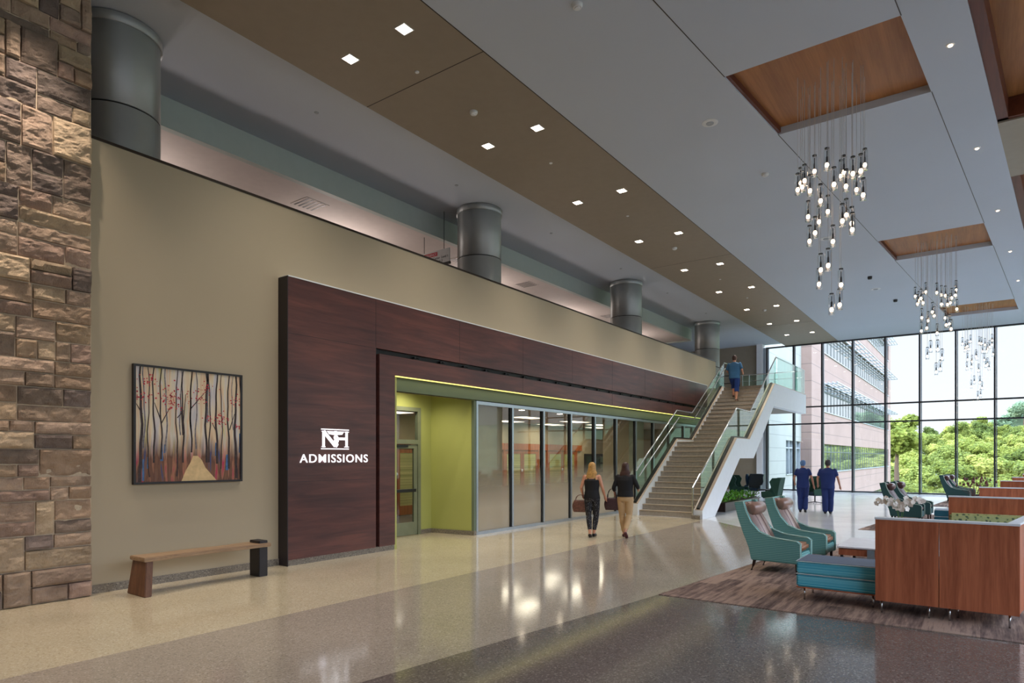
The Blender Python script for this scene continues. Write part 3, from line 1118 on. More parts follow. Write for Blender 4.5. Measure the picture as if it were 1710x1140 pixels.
for cx, cz, sp, n in ((.5, 1.27, .13, 50), (.55, 1.08, .1, 20), (.2, 1.45, .1, 24), (.9, 1.25, .12, 34), (1.3, .95, .08, 34), (.06, 1.25, .07, 10), (1.52, 1.25, .07, 18), (1.1, .95, .06, 14), (1.0, 1.45, .1, 12), (.16, 1.2, .1, 12), (1.56, .85, .04, 8)):
    for _ in range(n):
        y = min(max(rp.gauss(cx, sp * .75), .05), PW - .05); z = min(rp.gauss(cz, sp * .6), PH - .06)
        r = rp.uniform(.006, .013)
        t0 = rp.uniform(0, 3)
        add_prism(bm, [(y + r * math.cos(t0 + k * PI / 2) * (1.4 if k % 2 else .8), z + r * math.sin(t0 + k * PI / 2)) for k in range(4)], 'x', .047, .0495)
obj('painted_blossom', bm, plain('painted_red', (196, 40, 66), .6), pt)
bm = B()
for (y, z, h, w, ) in ((.13, .2, .3, .03), (.38, .45, .25, .04), (.42, .5, .12, .02), (1.36, .3, .24, .05), (1.57, .6, .3, .03), (1.18, .5, .2, .03), (.19, .3, .16, .02)):
    add_prism(bm, [(y - w / 2, z - h / 2), (y + w / 2, z - h / 2), (y + w * .3, z + h / 2), (y - w * .3, z + h / 2)], 'x', .045, .0468)
obj('painted_blue_stroke', bm, plain('painted_blue', (66, 104, 152), .6, noise=.3, nscale=20), pt)

# ================================================================== BENCH
bn = thing('wooden_bench', 'long live edge walnut bench with one black block leg, under the painting', 'bench', (-8.87, 3.84, 0))
bm = B()
add_prism(bm, [(-.25, 0), (.25, 0), (.18, .45), (-.2, .45)], 'y', 0, .09)
for v in bm.verts:
    if v.co.z > .2:
        v.co.y += .05
obj('slab_leg', bm, M_benchside, bn, bevel=.008)
bm = B()
n = 14
P1 = []; P2 = []
for k in range(n + 1):
    y = .02 + 1.83 * k / n
    w = .2 - .05 * math.sin(k / n * PI) * 1.0 + .012 * math.sin(k * 1.3)
    P1.append((-.02 - w + .02 * math.sin(k * .8), y)); P2.append((.0 + w, y))
add_prism(bm, P1 + P2[::-1], 'z', .445, .5)
obj('seat_board', bm, M_benchwood, bn, bevel=.008)
bm = B()
add_box(bm, -.13, .13, 1.69, 1.83, 0, .54)
obj('block_leg', bm, M_blackwood, bn, bevel=.006)

# ================================================================== STAIRCASE
st = thing('staircase', 'straight two flight staircase with glass sides climbing to the gallery', 'staircase', (0, 0, 0))
SXL, SXR, SXO, SXI = -8.56, -6.78, -6.52, -8.74
RISE = 4.68 / 28
steps = []
for k in range(13):
    steps.append((18.42 + k * .237, 18.42 + (k + 1) * .237, (k + 1) * RISE))
steps.append((18.42 + 13 * .237, 23.1, 14 * RISE))
for k in range(13):
    steps.append((23.1 + k * .265, 23.1 + (k + 1) * .265, (15 + k) * RISE))
for i, (a, b, z) in enumerate(steps):
    bm = B()
    if i == 0:
        add_box(bm, SXL, SXR, a, b + .06, 0, z)
    else:
        add_box(bm, SXL, SXR, a, b + .06, z - RISE - .05, z)
    for f in bm.faces:
        f.material_index = 0
    for f in add_box(bm, SXL + .01, SXR - .01, a - .025, a + .01, z - .016, z + .002):
        f.material_index = 1
    obj('landing' if i == 13 else 'step', bm, None, st, mats=[M_stairstone, M_nosing])
# upper floor edge
ytop = 23.1 + 13 * .265
bm = B()
add_box(bm, SXL, SXR, ytop, ytop + .3, 4.3, 4.68)
add_box(bm, SXL - .2, SXR, ytop + .3, 32.0, 3.85, 4.679)
obj('upper_landing', bm, M_riser, st)
# outer stringer with fascia (profile in y,z)
prof = [(18.3, .0), (18.3, .25), (21.6, 2.43), (23.0, 2.43), (26.44, 4.68), (32.0, 4.68), (32.0, 3.8), (26.3, 3.8), (23.52, 1.76), (21.9, 1.76), (19.4, .0)]
bm = B()
add_prism(bm, prof, 'x', SXR + .001, SXO)
obj('stringer', bm, M_white, st)
profL = [(18.3, .0), (18.3, .36), (21.5, 2.41), (23.05, 2.41), (26.42, 4.68), (26.9, 4.68), (26.9, 4.0), (23.4, 1.76), (21.9, 1.76), (19.4, .0)]
bm = B()
add_prism(bm, profL, 'x', SXI, SXL - .001)
obj('stringer', bm, M_white, st)
# pale cap line on the stringers
for x0, x1 in ((SXR + .03, SXO + .005), (SXI, SXL + .005)):
    bm = B()
    pr = [(18.3, .25 if x0 > -8 else .36), (21.55, 2.425), (23.02, 2.425), (26.43, 4.68), (32.0 if x0 > -8 else 26.9, 4.68)]
    for (a, za_), (b, zb_) in zip(pr, pr[1:]):
        add_prism(bm, [(a, za_), (b, zb_), (b, zb_ + .022), (a, za_ + .022)], 'x', x0, x1)
    obj('stringer_cap', bm, M_nosing, st)
bm = B()
add_prism(bm, [(18.3, .272), (21.55, 2.447), (23.02, 2.447), (26.43, 4.702), (26.43, 4.74), (23.0, 2.5), (21.53, 2.5), (18.3, .32)], 'x', -6.7, -6.6)
add_prism(bm, [(18.3, .382), (21.55, 2.447), (23.02, 2.447), (26.43, 4.702), (26.43, 4.74), (23.0, 2.5), (21.53, 2.5), (18.3, .43)], 'x', -8.7, -8.6)
obj('glazing_shoe', bm, M_blk, st)

def rail_at(pts, y):
    for (a, za_), (b, zb_) in zip(pts, pts[1:]):
        if a <= y <= b:
            return za_ + (zb_ - za_) * (y - a) / (b - a)
    return pts[-1][1]
botR = [(18.3, .28), (21.55, 2.46), (23.02, 2.46), (26.43, 4.7), (40, 4.7)]
botL = [(18.3, .39), (21.53, 2.46), (23.02, 2.46), (26.43, 4.7), (40, 4.7)]
topR = [(18.1, 1.02), (18.54, 1.31), (21.96, 3.45), (23.53, 3.42), (27.11, 5.82), (32.0, 5.82)]
topL = [(18.1, 1.2), (18.37, 1.37), (21.68, 3.45), (23.2, 3.45), (26.85, 5.74), (27.6, 5.74)]
def glass_run(x, bot, top, cuts):
    for a, b in zip(cuts, cuts[1:]):
        bm = B()
        inner = sorted(set([a, b] + [p[0] for p in bot + top if a < p[0] < b]))
        up = [(y, rail_at(top, y)) for y in inner]
        dn = [(y, rail_at(bot, y)) for y in inner]
        add_prism(bm, dn + up[::-1], 'x', x - .006, x + .006)
        obj('glass_panel', bm, M_glassrail, st)
glass_run(-6.65, botR, topR, [18.54, 19.6, 20.75, 21.75, 22.65, 23.5, 24.5, 25.5, 26.5, 27.11])
glass_run(-8.65, botL, topL, [18.4, 19.5, 20.6, 21.6, 22.4, 23.2, 24.2, 25.2, 26.2, 26.85])
glass_run(-6.58, [(27.11, 4.7), (33, 4.7)], [(27.11, 5.82), (33, 5.82)], [27.11, 28.3, 29.5, 30.8, 32.0])
bm = B()
add_tube(bm, [(-6.65, y, z) for y, z in topR[1:5]] + [(-6.6, 32.0, 5.82)], .024, 8)
obj('handrail', bm, M_steel, st, smooth=True)
bm = B()
add_tube(bm, [(-8.65, y, z) for y, z in topL[1:5]] + [(-8.65, 27.3, 5.74)], .024, 8)
obj('handrail', bm, M_steel, st, smooth=True)
bm = B()
add_tube(bm, [(-8.5, 18.27, 1.22), (-8.5, 21.53, 3.19), (-8.5, 22.98, 3.2), (-8.5, 26.5, 5.45), (-8.5, 26.9, 5.45)], .02, 8)
for y in (18.9, 20.4, 22.2, 23.9, 25.6):
    z = rail_at([(18.27, 1.22), (21.53, 3.19), (22.98, 3.2), (26.5, 5.45)], y)
    add_tube(bm, [(-8.5, y, z - .01), (-8.5, y, z - .06), (-8.64, y, z - .06)], .008, 6)
obj('handrail', bm, M_steel, st, smooth=True)
bm = B()
add_box(bm, SXR - .025, SXR + .02, 18.2, 18.245, 0, .9)
add_tube(bm, [(-6.79, 18.22, .9), (-6.68, 18.54, 1.3)], .018, 8)
obj('newel_post', bm, M_steel, st)
bm = B()
add_box(bm, SXR + .001, SXO, 18.1, 18.3, 0, .11)
obj('granite_foot', bm, M_base, st)
# guard across the far edge of the landing, with rods
gd = thing('landing_guardrail', 'glass and steel guardrail along the far edge of the upper landing', 'guardrail', (0, 32.0, 4.68))
bm = B()
bm.free()
for x in (-9.4, -9.09, -7.9, -6.62):
    bm = B()
    add_box(bm, x - .02, x + .02, -.02, .02, 0, 1.12)
    obj('post', bm, M_steel, gd)
bm = B()
for z in (1.12, .82):
    add_tube(bm, [(-11.2, 0, z), (-6.6, 0, z)], .02 if z > 1 else .012, 8)
obj('rail', bm, M_steel, gd)
bm = B()
add_box(bm, -9.38, -6.64, -.006, .006, .04, 1.08)
obj('glass_panel', bm, M_glassrail, gd)
# guard between wall end and column
gd2 = thing('gallery_guardrail', 'short dark guardrail between balcony wall end and the stair head column', 'guardrail', (WX - .05, 28.2, 4.68))
bm = B()
for z in (.45, .8, 1.15):
    add_tube(bm, [(0, 0, z), (0, 1.0, z), (.8, 1.0, z)], .02, 8)
add_tube(bm, [(.8, 1.0, 0), (.8, 1.0, 1.15)], .02, 8)
add_tube(bm, [(0, 1.0, 0), (0, 1.0, 1.15)], .02, 8)
obj('rail', bm, M_blk, gd2)

# ================================================================== CEILING FITTINGS
posY = [6.33, 9.66, 13.05, 16.4, 19.77, 23.13, 26.55, 30.0, 33.2]
dl0 = thing('square_downlight', 'x', 'downlight', (0, 0, CZ), 0, 'square downlights in the taupe soffit')
bm = B()
for a0, a1, c0, c1 in ((-.1, .1, -.1, -.085), (-.1, .1, .085, .1), (-.1, -.085, -.085, .085), (.085, .1, -.085, .085)):
    add_box(bm, a0, a1, c0, c1, -.006, 0)
obj('trim_frame', bm, M_white, dl0)
bm = B()
add_box(bm, -.085, .085, -.085, .085, -.004, -.001)
obj('lamp_face', bm, M_lampface, dl0)
for i, y in enumerate(posY):
    for j, x in enumerate((-6.49, -7.63)):
        lab = 'lit square downlight in taupe soffit, %s one of the %s pair from near end' % (('right', 'left')[j], ORD[i])
        if i == 0 and j == 0:
            d = dl0
            d.location = (x, y, CZ)
            d['label'] = lab
        else:
            d = copy_tree(dl0, (x, y, CZ), lab)
        lamp('downlight_beam', 'SPOT', (x, y, CZ - .03), 200, (1, .90, .78), (0, 0, 0), None, spot_size=2.0, spot_blend=.9, shadow_soft_size=.08)
# small round ceiling devices
def disc(name, lab, cat, x, y, z, r, h, mat, group=None, inner=None):
    t = thing(name, lab, cat, (x, y, z), 0, group)
    bm = B()
    add_lathe(bm, (0, 0, -h), [(r * .8, 0), (r, h * .5), (r, h)], 20)
    obj('housing', bm, mat, t, smooth=False)
    if inner:
        bm = B()
        add_lathe(bm, (0, 0, -h - .012), [(r * .45, 0), (r * .5, .012)], 16)
        obj('sensor' if cat != 'downlight' else 'lamp_face', bm, inner, t)
    return t
M_det = plain('detector_plastic', (210, 212, 212), .5)
M_grille = plain('speaker_grille', (150, 154, 158), .6)
disc('smoke_detector', 'white smoke detector in the taupe soffit just past the near joint', 'smoke detector', -7.07, 8.55, CZ, .07, .05, M_det, 'smoke detectors', M_det)
disc('smoke_detector', 'white smoke detector in the taupe soffit, midway along it', 'smoke detector', -7.04, 17.5, CZ, .07, .05, M_det, 'smoke detectors', M_det)
disc('smoke_detector', 'white smoke detector in the taupe soffit near the window wall', 'smoke detector', -7.05, 27.0, CZ, .07, .05, M_det, 'smoke detectors', M_det)
disc('smoke_detector', 'white smoke detector on pale ceiling left of the nearest chandelier', 'smoke detector', -3.66, 14.05, CZ, .07, .05, M_det, 'smoke detectors', M_det)
disc('smoke_detector', 'white smoke detector on pale ceiling at the top edge of the picture', 'smoke detector', -4.29, 7.33, CZ, .07, .05, M_det, 'smoke detectors', M_det)
disc('security_camera', 'dark dome camera on pale ceiling left of the middle wood inset', 'camera', -2.95, 24.1, CZ, .07, .09, M_blk, 'dome cameras')
disc('security_camera', 'dark dome camera on pale ceiling left of the farthest wood inset', 'camera', -2.6, 28.2, CZ, .07, .09, M_blk, 'dome cameras')
disc('ceiling_speaker', 'round ceiling speaker left of the nearest wood inset', 'speaker', -3.9, 11.33, CZ, .14, .012, M_det, 'round ceiling speakers', M_grille)
disc('ceiling_speaker', 'round ceiling speaker left of the middle wood inset', 'speaker', -3.4, 19.2, CZ, .16, .012, M_det, 'round ceiling speakers', M_grille)
disc('ceiling_speaker', 'round ceiling speaker beyond the middle wood inset', 'speaker', -3.0, 26.0, CZ, .16, .012, M_det, 'round ceiling speakers', M_grille)
for i, (x, y) in enumerate([(-7.05, 7.15), (-7.04, 10.97), (-7.05, 14.5), (-7.05, 21.5), (-7.05, 24.6)]):
    disc('sprinkler_cover', 'small sprinkler cap on the centre line of the taupe soffit, %s from the near end' % ORD[i], 'sprinkler', x, y, CZ, .035, .015, M_det, 'sprinkler caps in the soffit')
for i, (x, y) in enumerate([(-.35, 11.24), (-.05, 15.3), (.34, 19.45), (.7, 23.53), (1.03, 27.57)]):
    disc('round_downlight', 'small round downlight at the right of the pale ceiling, %s from the near end' % ORD[i], 'downlight', x, y, CZ, .06, .01, M_det, 'round downlights right of the insets', M_bulb)
for i, (x, y) in enumerate([(-9.6, 7.2), (-9.6, 11.0), (-9.55, 14.9), (-9.5, 19.04), (-9.5, 22.9), (-9.5, 27.1)]):
    disc('sprinkler_cover', 'small sprinkler cap on the gallery ceiling beside the soffit, %s from the near end' % ORD[i], 'sprinkler', x, y, GZ, .04, .015, M_grille, 'sprinkler caps over the gallery')
# gallery ceiling vents and hanging sign, then unseen uplights
for i, (x, y) in enumerate([(-12.1, 8.9), (-12.0, 14.0), (-12.0, 17.2), (-12.0, 23.0)]):
    t = thing('ceiling_vent', 'dark slotted ceiling vent above the gallery, %s from the near end' % ORD[i], 'vent', (x, y, 7.45), 0, 'gallery ceiling vents')
    bm = B()
    add_box(bm, -.3, .3, -.3, .3, -.01, 0)
    obj('frame', bm, M_gceil, t)
    bm = B()
    for k in range(5):
        add_box(bm, -.26, .26, -.24 + k * .11, -.2 + k * .11, -.014, -.01)
    obj('slot', bm, M_blk, t)
hs = thing('hanging_sign', 'white wayfinding sign with a red band hanging over the gallery beside a column', 'sign', (-11.1, 12.0, 6.66))
hs.scale = (.76, .76, .76)
bm = B()
add_box(bm, -.7, .55, -.04, 0, 0.03, .48)
obj('face', bm, M_signface, hs)
bm = B()
add_box(bm, -.72, .57, -.05, .01, -.05, .03)
add_tube(bm, [(-.6, -.02, .48), (-.6, -.02, 1.04)], .01, 6)
add_tube(bm, [(.3, -.02, .48), (.3, -.02, 1.72)], .01, 6)
obj('frame', bm, M_blk, hs)
bm = B()
add_box(bm, -.66, .02, -.045, -.04, .3, .43)
obj('red_band', bm, M_signred, hs)
def text_xz(body, x0, x1, z0, z1, y, mat, parent, name):
    me = text_mesh(body, .1, .004)
    xs = [v.co.x for v in me.vertices]; yy = [v.co.y for v in me.vertices]
    for v in me.vertices:
        v.co = Vector((x0 + (v.co.x - min(xs)) / (max(xs) - min(xs)) * (x1 - x0), y - v.co.z, z0 + (v.co.y - min(yy)) / (max(yy) - min(yy)) * (z1 - z0)))
    me.materials.clear(); me.materials.append(mat)
    o = bpy.data.objects.new(name, me)
    COL.objects.link(o); o.parent = parent
text_xz('EMERGENCY', -.62, -.02, .325, .4, -.046, M_signface, hs, 'red_band_word')
text_xz("Women's Center  Level 1", -.62, .48, .19, .27, -.042, M_blk, hs, 'wayfinding_word')
text_xz("Level 2", -.1, .25, .08, .15, -.042, M_blk, hs, 'wayfinding_word')
for y in (5, 10.5, 16, 21.5, 27):
    lamp('gallery_fill_uplight', 'AREA', (-13.6, y, 6.0), 42, (1, .86, .80), (PI, 0, 0), shape='DISK', size=.8)  # unseen lamps without fittings, added to warm the low ceiling

# ------------------------------------------------------------------ chandeliers
M_wire = plain('pale_wire', (190, 190, 190), .5)
PEND = [(122, 292), (150, 275), (165, 235), (200, 298), (228, 175), (307, 135), (352, 258), (397, 205), (428, 270), (472, 190), (495, 292), (522, 172), (547, 135), (537, 325), (188, 463), (267, 362), (313, 430), (197, 618), (232, 565), (257, 495), (345, 620), (405, 490), (430, 452), (465, 505), (468, 545), (315, 772), (257, 890), (268, 800), (397, 895), (388, 1022), (337, 1052), (140, 250), (415, 180)]
rc = random.Random(3)
def chandelier():
    Y0 = 11.3
    t = thing('chandelier', 'chandelier', 'chandelier', (-1.95, Y0, CZ + .13), 0, 'glass tube chandeliers under the wood insets')
    gme = {}
    for k, (px, py) in enumerate(PEND):
        u = 1300 + px * .2632; v = 240 + py * .2632
        y = Y0 + rc.uniform(-.5, .5)
        r = (u - 855) / 1070; ca, sa = math.cos(YAW), math.sin(YAW)
        dx, dy = r * ca - sa, ca + r * sa
        tt = y / dy
        x = tt * dx; z = 1.8 + (763 - v) / 1070 * tt
        lx, ly, lz = x + 1.95, y - Y0, z - (CZ + .13) - .08
        bm = B()
        add_tube(bm, [(0, 0, .34), (0, 0, -lz)], .0035, 5)
        p = obj('pendant', bm, M_wire, t, (lx, ly, lz))
        if 'g' not in gme:
            bm = B()
            add_lathe(bm, (0, 0, 0), [(.042, 0), (.046, .01), (.046, .31), (.03, .33)], 14)
            g = obj('glass_tube', bm, M_glasstube, p, smooth=True); gme['g'] = g
            bm = B()
            add_lathe(bm, (0, 0, 0), [(.0, .045), (.022, .055), (.03, .08), (.022, .108), (.0, .118)], 12)
            b = obj('bulb', bm, M_bulb, p, smooth=True); gme['b'] = b
            bm = B()
            add_lathe(bm, (0, 0, 0), [(.014, .118), (.014, .2), (.006, .22), (.006, .3)], 8)
            add_lathe(bm, (0, 0, 0), [(.034, .33), (.034, .345)], 12)
            s = obj('socket', bm, M_mull, p); gme['s'] = s
            bm = B()
            add_lathe(bm, (0, 0, 0), [(.044, .0), (.03, .035), (.0, .035)], 12)
            c = obj('glass_foot', bm, M_glasstube, p, smooth=True); gme['c'] = c
        else:
            for q in gme.values():
                c = q.copy(); COL.objects.link(c); c.parent = p
    return t
ch = chandelier()
ch['label'] = 'nearest chandelier of lit clear glass tubes hanging on thin wires'
for n_, (dx, dy, lab) in enumerate([(.95, 10.2, 'middle chandelier of clear glass tubes, between the nearest and the farthest'), (1.88, 20.55, 'farthest chandelier of clear glass tubes, small against the bright window')]):
    copy_tree(ch, (-1.95 + dx, 11.3 + dy, CZ + .13), lab)

# ================================================================== LOUNGE
def rug_mat():
    a = N('striped_broadloom')
    v = a.coord((9, .9, 1))
    n1 = a.n('TexNoise', i_Scale=1.6, i_Detail=4.0, i_Roughness=.6)
    a.l(v, n1.inputs[0])
    br = a.n('TexBrick'); br.offset = .5
    v2 = a.coord((1, 1, 1), (0, 0, PI / 2)); a.l(v2, br.inputs['Vector'])
    br.inputs['Scale'].default_value = 1.0
    br.inputs['Brick Width'].default_value = 1.0; br.inputs['Row Height'].default_value = .25
    br.inputs['Mortar Size'].default_value = 0.0
    br.inputs['Color1'].default_value = (.25, .25, .25, 1); br.inputs['Color2'].default_value = (.95, .95, .95, 1)
    v3 = a.coord((60, 4, 1)); n3 = a.n('TexNoise', i_Scale=1.0, i_Detail=2.0); a.l(v3, n3.inputs[0])
    ad = a.n('Math', operation='MULTIPLY_ADD', i_1=.34)
    a.l(br.outputs[0], ad.inputs[0]); a.l(n1.outputs[0], ad.inputs[2])
    ad2 = a.n('Math', operation='MULTIPLY_ADD', i_1=.35)
    a.l(n3.outputs[0], ad2.inputs[0]); a.l(ad.outputs[0], ad2.inputs[2])
    a.l(a.ramp(ad2.outputs[0], [(.6, lin((82, 68, 64))), (.82, lin((124, 104, 96))), (1.02, lin((160, 136, 122)))]), a.b.inputs['Base Color'])
    a.set(Roughness=.95, Specular_IOR_Level=.1)
    a.bump(n3.outputs[0], .3, .004)
    return a.m
M_rug = rug_mat()
rl = ['brown striped carpet under the nearest seating group', 'brown carpet under the middle seating group', 'brown carpet under the farthest seating group']
for i in range(3):
    dx, dy = .95 * i, 10.02 * i
    y0, y1 = 7.9 + dy, 13.9 + dy
    bm = B()
    xa = -3.4 + dx
    add_prism(bm, [(xa, y0), (6.8, y0), (6.8, y1), (xa + SK * (y1 - y0), y1)], 'z', .0005, .008)
    tag(obj('carpet', bm, M_rug), rl[i], 'carpet', 'carpets of the seating groups')

# ---- armchairs (face +x)
def bezier_poly():
    return [(-.86 + .0, 1.02)]
def armchair(label, fabric, leather, group, name='wingback_armchair'):
    t = thing(name, label, 'armchair', (0, 0, .008), 0, group)
    W = .70
    # profile of a side in x,z (x=0 rear foot of panel)
    side = [(-.27, 1.07), (-.13, 1.09), (-.085, .93), (-.01, .77), (.12, .62), (.3, .55), (.5, .525), (.68, .51), (.73, .475), (.73, .16), (.0, .17), (-.04, .36), (-.12, .56), (-.21, .82)]
    for s, (a, b) in (('near', (0, .075)), ('far', (W - .075, W))):
        bm = B()
        add_prism(bm, side, 'y', a, b)
        sp = obj('side_panel', bm, fabric, t, bevel=.012)
        bm = B()
        ln = [(p[0], 0, p[1]) for p in side[:9]] + [(.73, 0, .17)]
        yy = b if s == 'near' else a
        for yq in (a, b):
            add_tube(bm, [(p[0], yq, p[2]) for p in ln], .005, 6)
        obj('piping', bm, M_piping, sp, smooth=True)
    # outside back
    bm = B()
    bk = [(-.27, 1.07), (-.2, 1.08), (-.14, .82), (-.05, .56), (.03, .36), (.07, .17), (.0, .17), (-.04, .36), (-.12, .56), (-.21, .82)]
    add_prism(bm, bk, 'y', .07, W - .07)
    obj('back_shell', bm, fabric, t)
    # front rail
    bm = B()
    add_box(bm, .05, .72, .07, W - .07, .17, .32)
    obj('front_rail', bm, fabric, t, bevel=.015)
    # leather back pad
    bm = B()
    n = 10
    prof = []
    for k in range(n + 1):
        z = .42 + (1.06 - .42) * k / n
        x = .22 - (z - .42) * .56
        prof.append((x + .02 * math.sin(k / n * PI), z))
    back = [(x - .1, z) for x, z in prof]
    add_prism(bm, prof + back[::-1], 'y', .08, W - .08)
    obj('back_cushion', bm, leather, t, bevel=.02, smooth=True)
    bm = B()
    for yk in (.24, W - .24):
        add_tube(bm, [(x + .002, yk, z) for x, z in prof], .004, 6)
    obj('seam', bm, M_leatherdark, t)
    # head roll
    bm = B()
    add_tube(bm, [(-.03, .09, .965), (-.03, .11, .965), (-.03, W / 2, .965), (-.03, W - .11, .965), (-.03, W - .09, .965)], [.06, .085, .092, .085, .06], 20)
    for v in bm.verts:
        v.co.z = .965 + (v.co.z - .965) * 1.15
    obj('head_roll', bm, leather, t, smooth=True)
    # seat cushion
    bm = B()
    add_box(bm, .16, .71, .08, W - .08, .325, .45)
    obj('seat_cushion', bm, plain('tan_leather', (150, 100, 68), .45, noise=.1, nscale=8) if leather is M_leather else leather, t, bevel=.035, smooth=True)
    for x, y, dx in ((.04, .06, -.05), (.04, W - .06, -.05), (.67, .06, 0), (.67, W - .06, 0)):
        bm = B()
        add_tube(bm, [(x, y, .18), (x + dx * .4, y, .09), (x + dx, y, 0)], [.027, .022, .016], 8)
        obj('leg', bm, M_legwood, t, smooth=True)
    return t
a1 = armchair('nearest teal striped armchair with brown leather head roll, behind the turquoise bench', M_teal, M_leather, 'teal lounge armchairs')
a1.location = (-2.93, 10.42, .008)
a1.rotation_euler = (0, 0, -.045)
a2 = copy_tree(a1, (-2.80, 11.72, .008), 'teal striped armchair with leather head roll, just behind the nearest armchair')
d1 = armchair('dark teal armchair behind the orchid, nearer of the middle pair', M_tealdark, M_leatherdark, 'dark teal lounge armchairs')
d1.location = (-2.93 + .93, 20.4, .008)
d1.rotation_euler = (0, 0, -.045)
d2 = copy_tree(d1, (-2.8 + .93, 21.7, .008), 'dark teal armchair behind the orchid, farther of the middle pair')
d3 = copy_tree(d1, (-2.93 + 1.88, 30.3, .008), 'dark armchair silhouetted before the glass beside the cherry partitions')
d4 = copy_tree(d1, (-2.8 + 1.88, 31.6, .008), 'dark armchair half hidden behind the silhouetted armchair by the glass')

# ---- benches
def bench(label, loc, dark=False):
    t = thing('upholstered_bench', label, 'bench', loc, 0, 'upholstered lounge benches')
    L_, D_ = 1.75, .66
    for z0, z1 in ((.17, .325), (.335, .485)):
        bm = B()
        add_box(bm, 0, L_, 0, D_, z0, z1)
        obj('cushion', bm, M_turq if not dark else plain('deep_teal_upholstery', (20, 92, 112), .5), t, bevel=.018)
    bm = B()
    add_box(bm, .012, L_ - .012, .012, D_ - .012, .484, .496)
    obj('top_pad', bm, M_turqtop, t, bevel=.004)
    bm = B()
    for z in (.33, .487):
        add_tube(bm, [(0, 0, z), (L_, 0, z), (L_, D_, z), (0, D_, z), (0, 0, z)], .006, 6)
    obj('piping', bm, M_cushline, t)
    bm = B()
    add_box(bm, .0, L_, .0, D_, .155, .17)
    obj('base_board', bm, M_redwood, t)
    for x in (.08, .84, L_ - .08):
        for y in (.08, D_ - .08):
            bm = B()
            add_tube(bm, [(x, y, .155), (x, y, 0)], .012, 10)
            obj('leg', bm, M_steel, t, smooth=True)
    return t
bench('turquoise streaked bench on steel legs left of the nearest cherry partition', (-1.87, 8.62, .008))
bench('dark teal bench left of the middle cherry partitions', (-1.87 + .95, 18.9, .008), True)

# ---- cherry partitions with steel rim
def partition(label, x0, y, w, split, wing=True):
    t = thing('cherry_partition', label, 'partition', (x0, y, .008), 0, 'low cherry timber partitions')
    z0, z1 = .14, 1.075
    for a, b in ((0, split), (split + .006, w)):
        bm = B()
        add_box(bm, a, b, 0, .1, z0, z1)
        obj('timber_panel', bm, M_redwood, t, bevel=.002)
    bm = B()
    add_box(bm, -.006, w + .006, -.006, .115, z1, z1 + .022)
    if wing:
        add_prism(bm, [(w - .1, .1), (w + .006, .1), (w + .25, 1.6), (w + .14, 1.6)], 'z', z1, z1 + .022)
    obj('top_rim', bm, M_white, t)
    if wing:
        bm = B()
        add_prism(bm, [(w - .09, .101), (w, .101), (w + .24, 1.6), (w + .15, 1.6)], 'z', z0, z1)
        obj('return_panel', bm, M_redwood, t)
    for x in (.06, split - .09, split + .1, w - .08):
        for yy in ((.05,)):
            bm = B()
            add_tube(bm, [(x, yy, z0), (x, yy, 0)], .011, 10)
            obj('leg', bm, M_steel, t, smooth=True)
    return t
partition('nearest cherry timber partition with a pale top rim on steel legs', -.98, 8.45, 1.31, .61)
partition('second cherry partition from the camera, behind the patterned sofa', -.46, 13.94, 2.4, 1.2, False)
partition('third cherry partition from the camera, beyond the nearest seating group', -.02, 18.5, 2.4, 1.2, False)
partition('fourth cherry partition from the camera, low and dark right of the far armchair', .48, 23.9, 2.4, 1.2, False)
partition('fifth cherry partition from the camera, a thin strip at right edge', .91, 28.5, 2.4, 1.2, False)
partition('farthest cherry partition, barely showing at the right picture edge', 1.42, 33.9, 2.4, 1.2, False)

def leaf_fabric():
    a = N('leaf_pattern_fabric')
    v = a.coord((1, 1, 1))
    vo = a.n('TexVoronoi', i_Scale=16.0, feature='F1'); a.l(v, vo.inputs[0])
    nz = a.n('TexNoise', i_Scale=22.0, i_Detail=2.0); a.l(v, nz.inputs[0])
    ad = a.n('Math', operation='ADD'); a.l(vo.outputs[0], ad.inputs[0]); a.l(nz.outputs[0], ad.inputs[1])
    a.l(a.ramp(ad.outputs[0], [(.55, lin((96, 106, 78))), (.72, lin((84, 98, 84))), (.8, lin((172, 174, 110))), (1.1, lin((190, 188, 130)))]), a.b.inputs['Base Color'])
    a.set(Roughness=.8)
    return a.m
M_leaffab = leaf_fabric()
sofa = thing('banquette_sofa', 'sofa with leaf patterned olive back against the second cherry partition', 'sofa', (-.44, 13.1, .008))
bm = B()
add_box(bm, 0, 2.3, .62, .82, .3, .8)
obj('backrest', bm, M_leaffab, sofa, bevel=.03)
bm = B()
add_box(bm, 0, 2.3, 0, .7, .2, .45)
obj('seat', bm, M_turq, sofa, bevel=.03)
for x in (.1, 2.2):
    for y in (.08, .7):
        bm = B()
        add_tube(bm, [(x, y, .2), (x, y, 0)], .012, 8)
        obj('leg', bm, M_steel, sofa)

# ---- low table and orchid
tb = thing('coffee_table', 'low white topped table with a cherry shelf beside the nearest armchairs', 'table', (-1.82, 11.15, .008))
bm = B()
add_box(bm, 0, 1.15, 0, 1.35, .37, .395)
obj('table_top', bm, M_laminate, tb, bevel=.004)
bm = B()
add_box(bm, .02, 1.13, .02, 1.33, .26, .36)
obj('shelf', bm, M_redwood, tb)
for i, (x, y) in enumerate(((.06, .06), (1.09, .06), (.06, 1.29), (1.09, 1.29))):
    bm = B()
    add_box(bm, x - .02, x + .02, y - .02, y + .02, 0, .37)
    obj('leg', bm, M_blk, tb)
bm = B()
add_box(bm, .42, .52, -.012, .0, .0, .365)
obj('end_panel', bm, M_alu, tb)

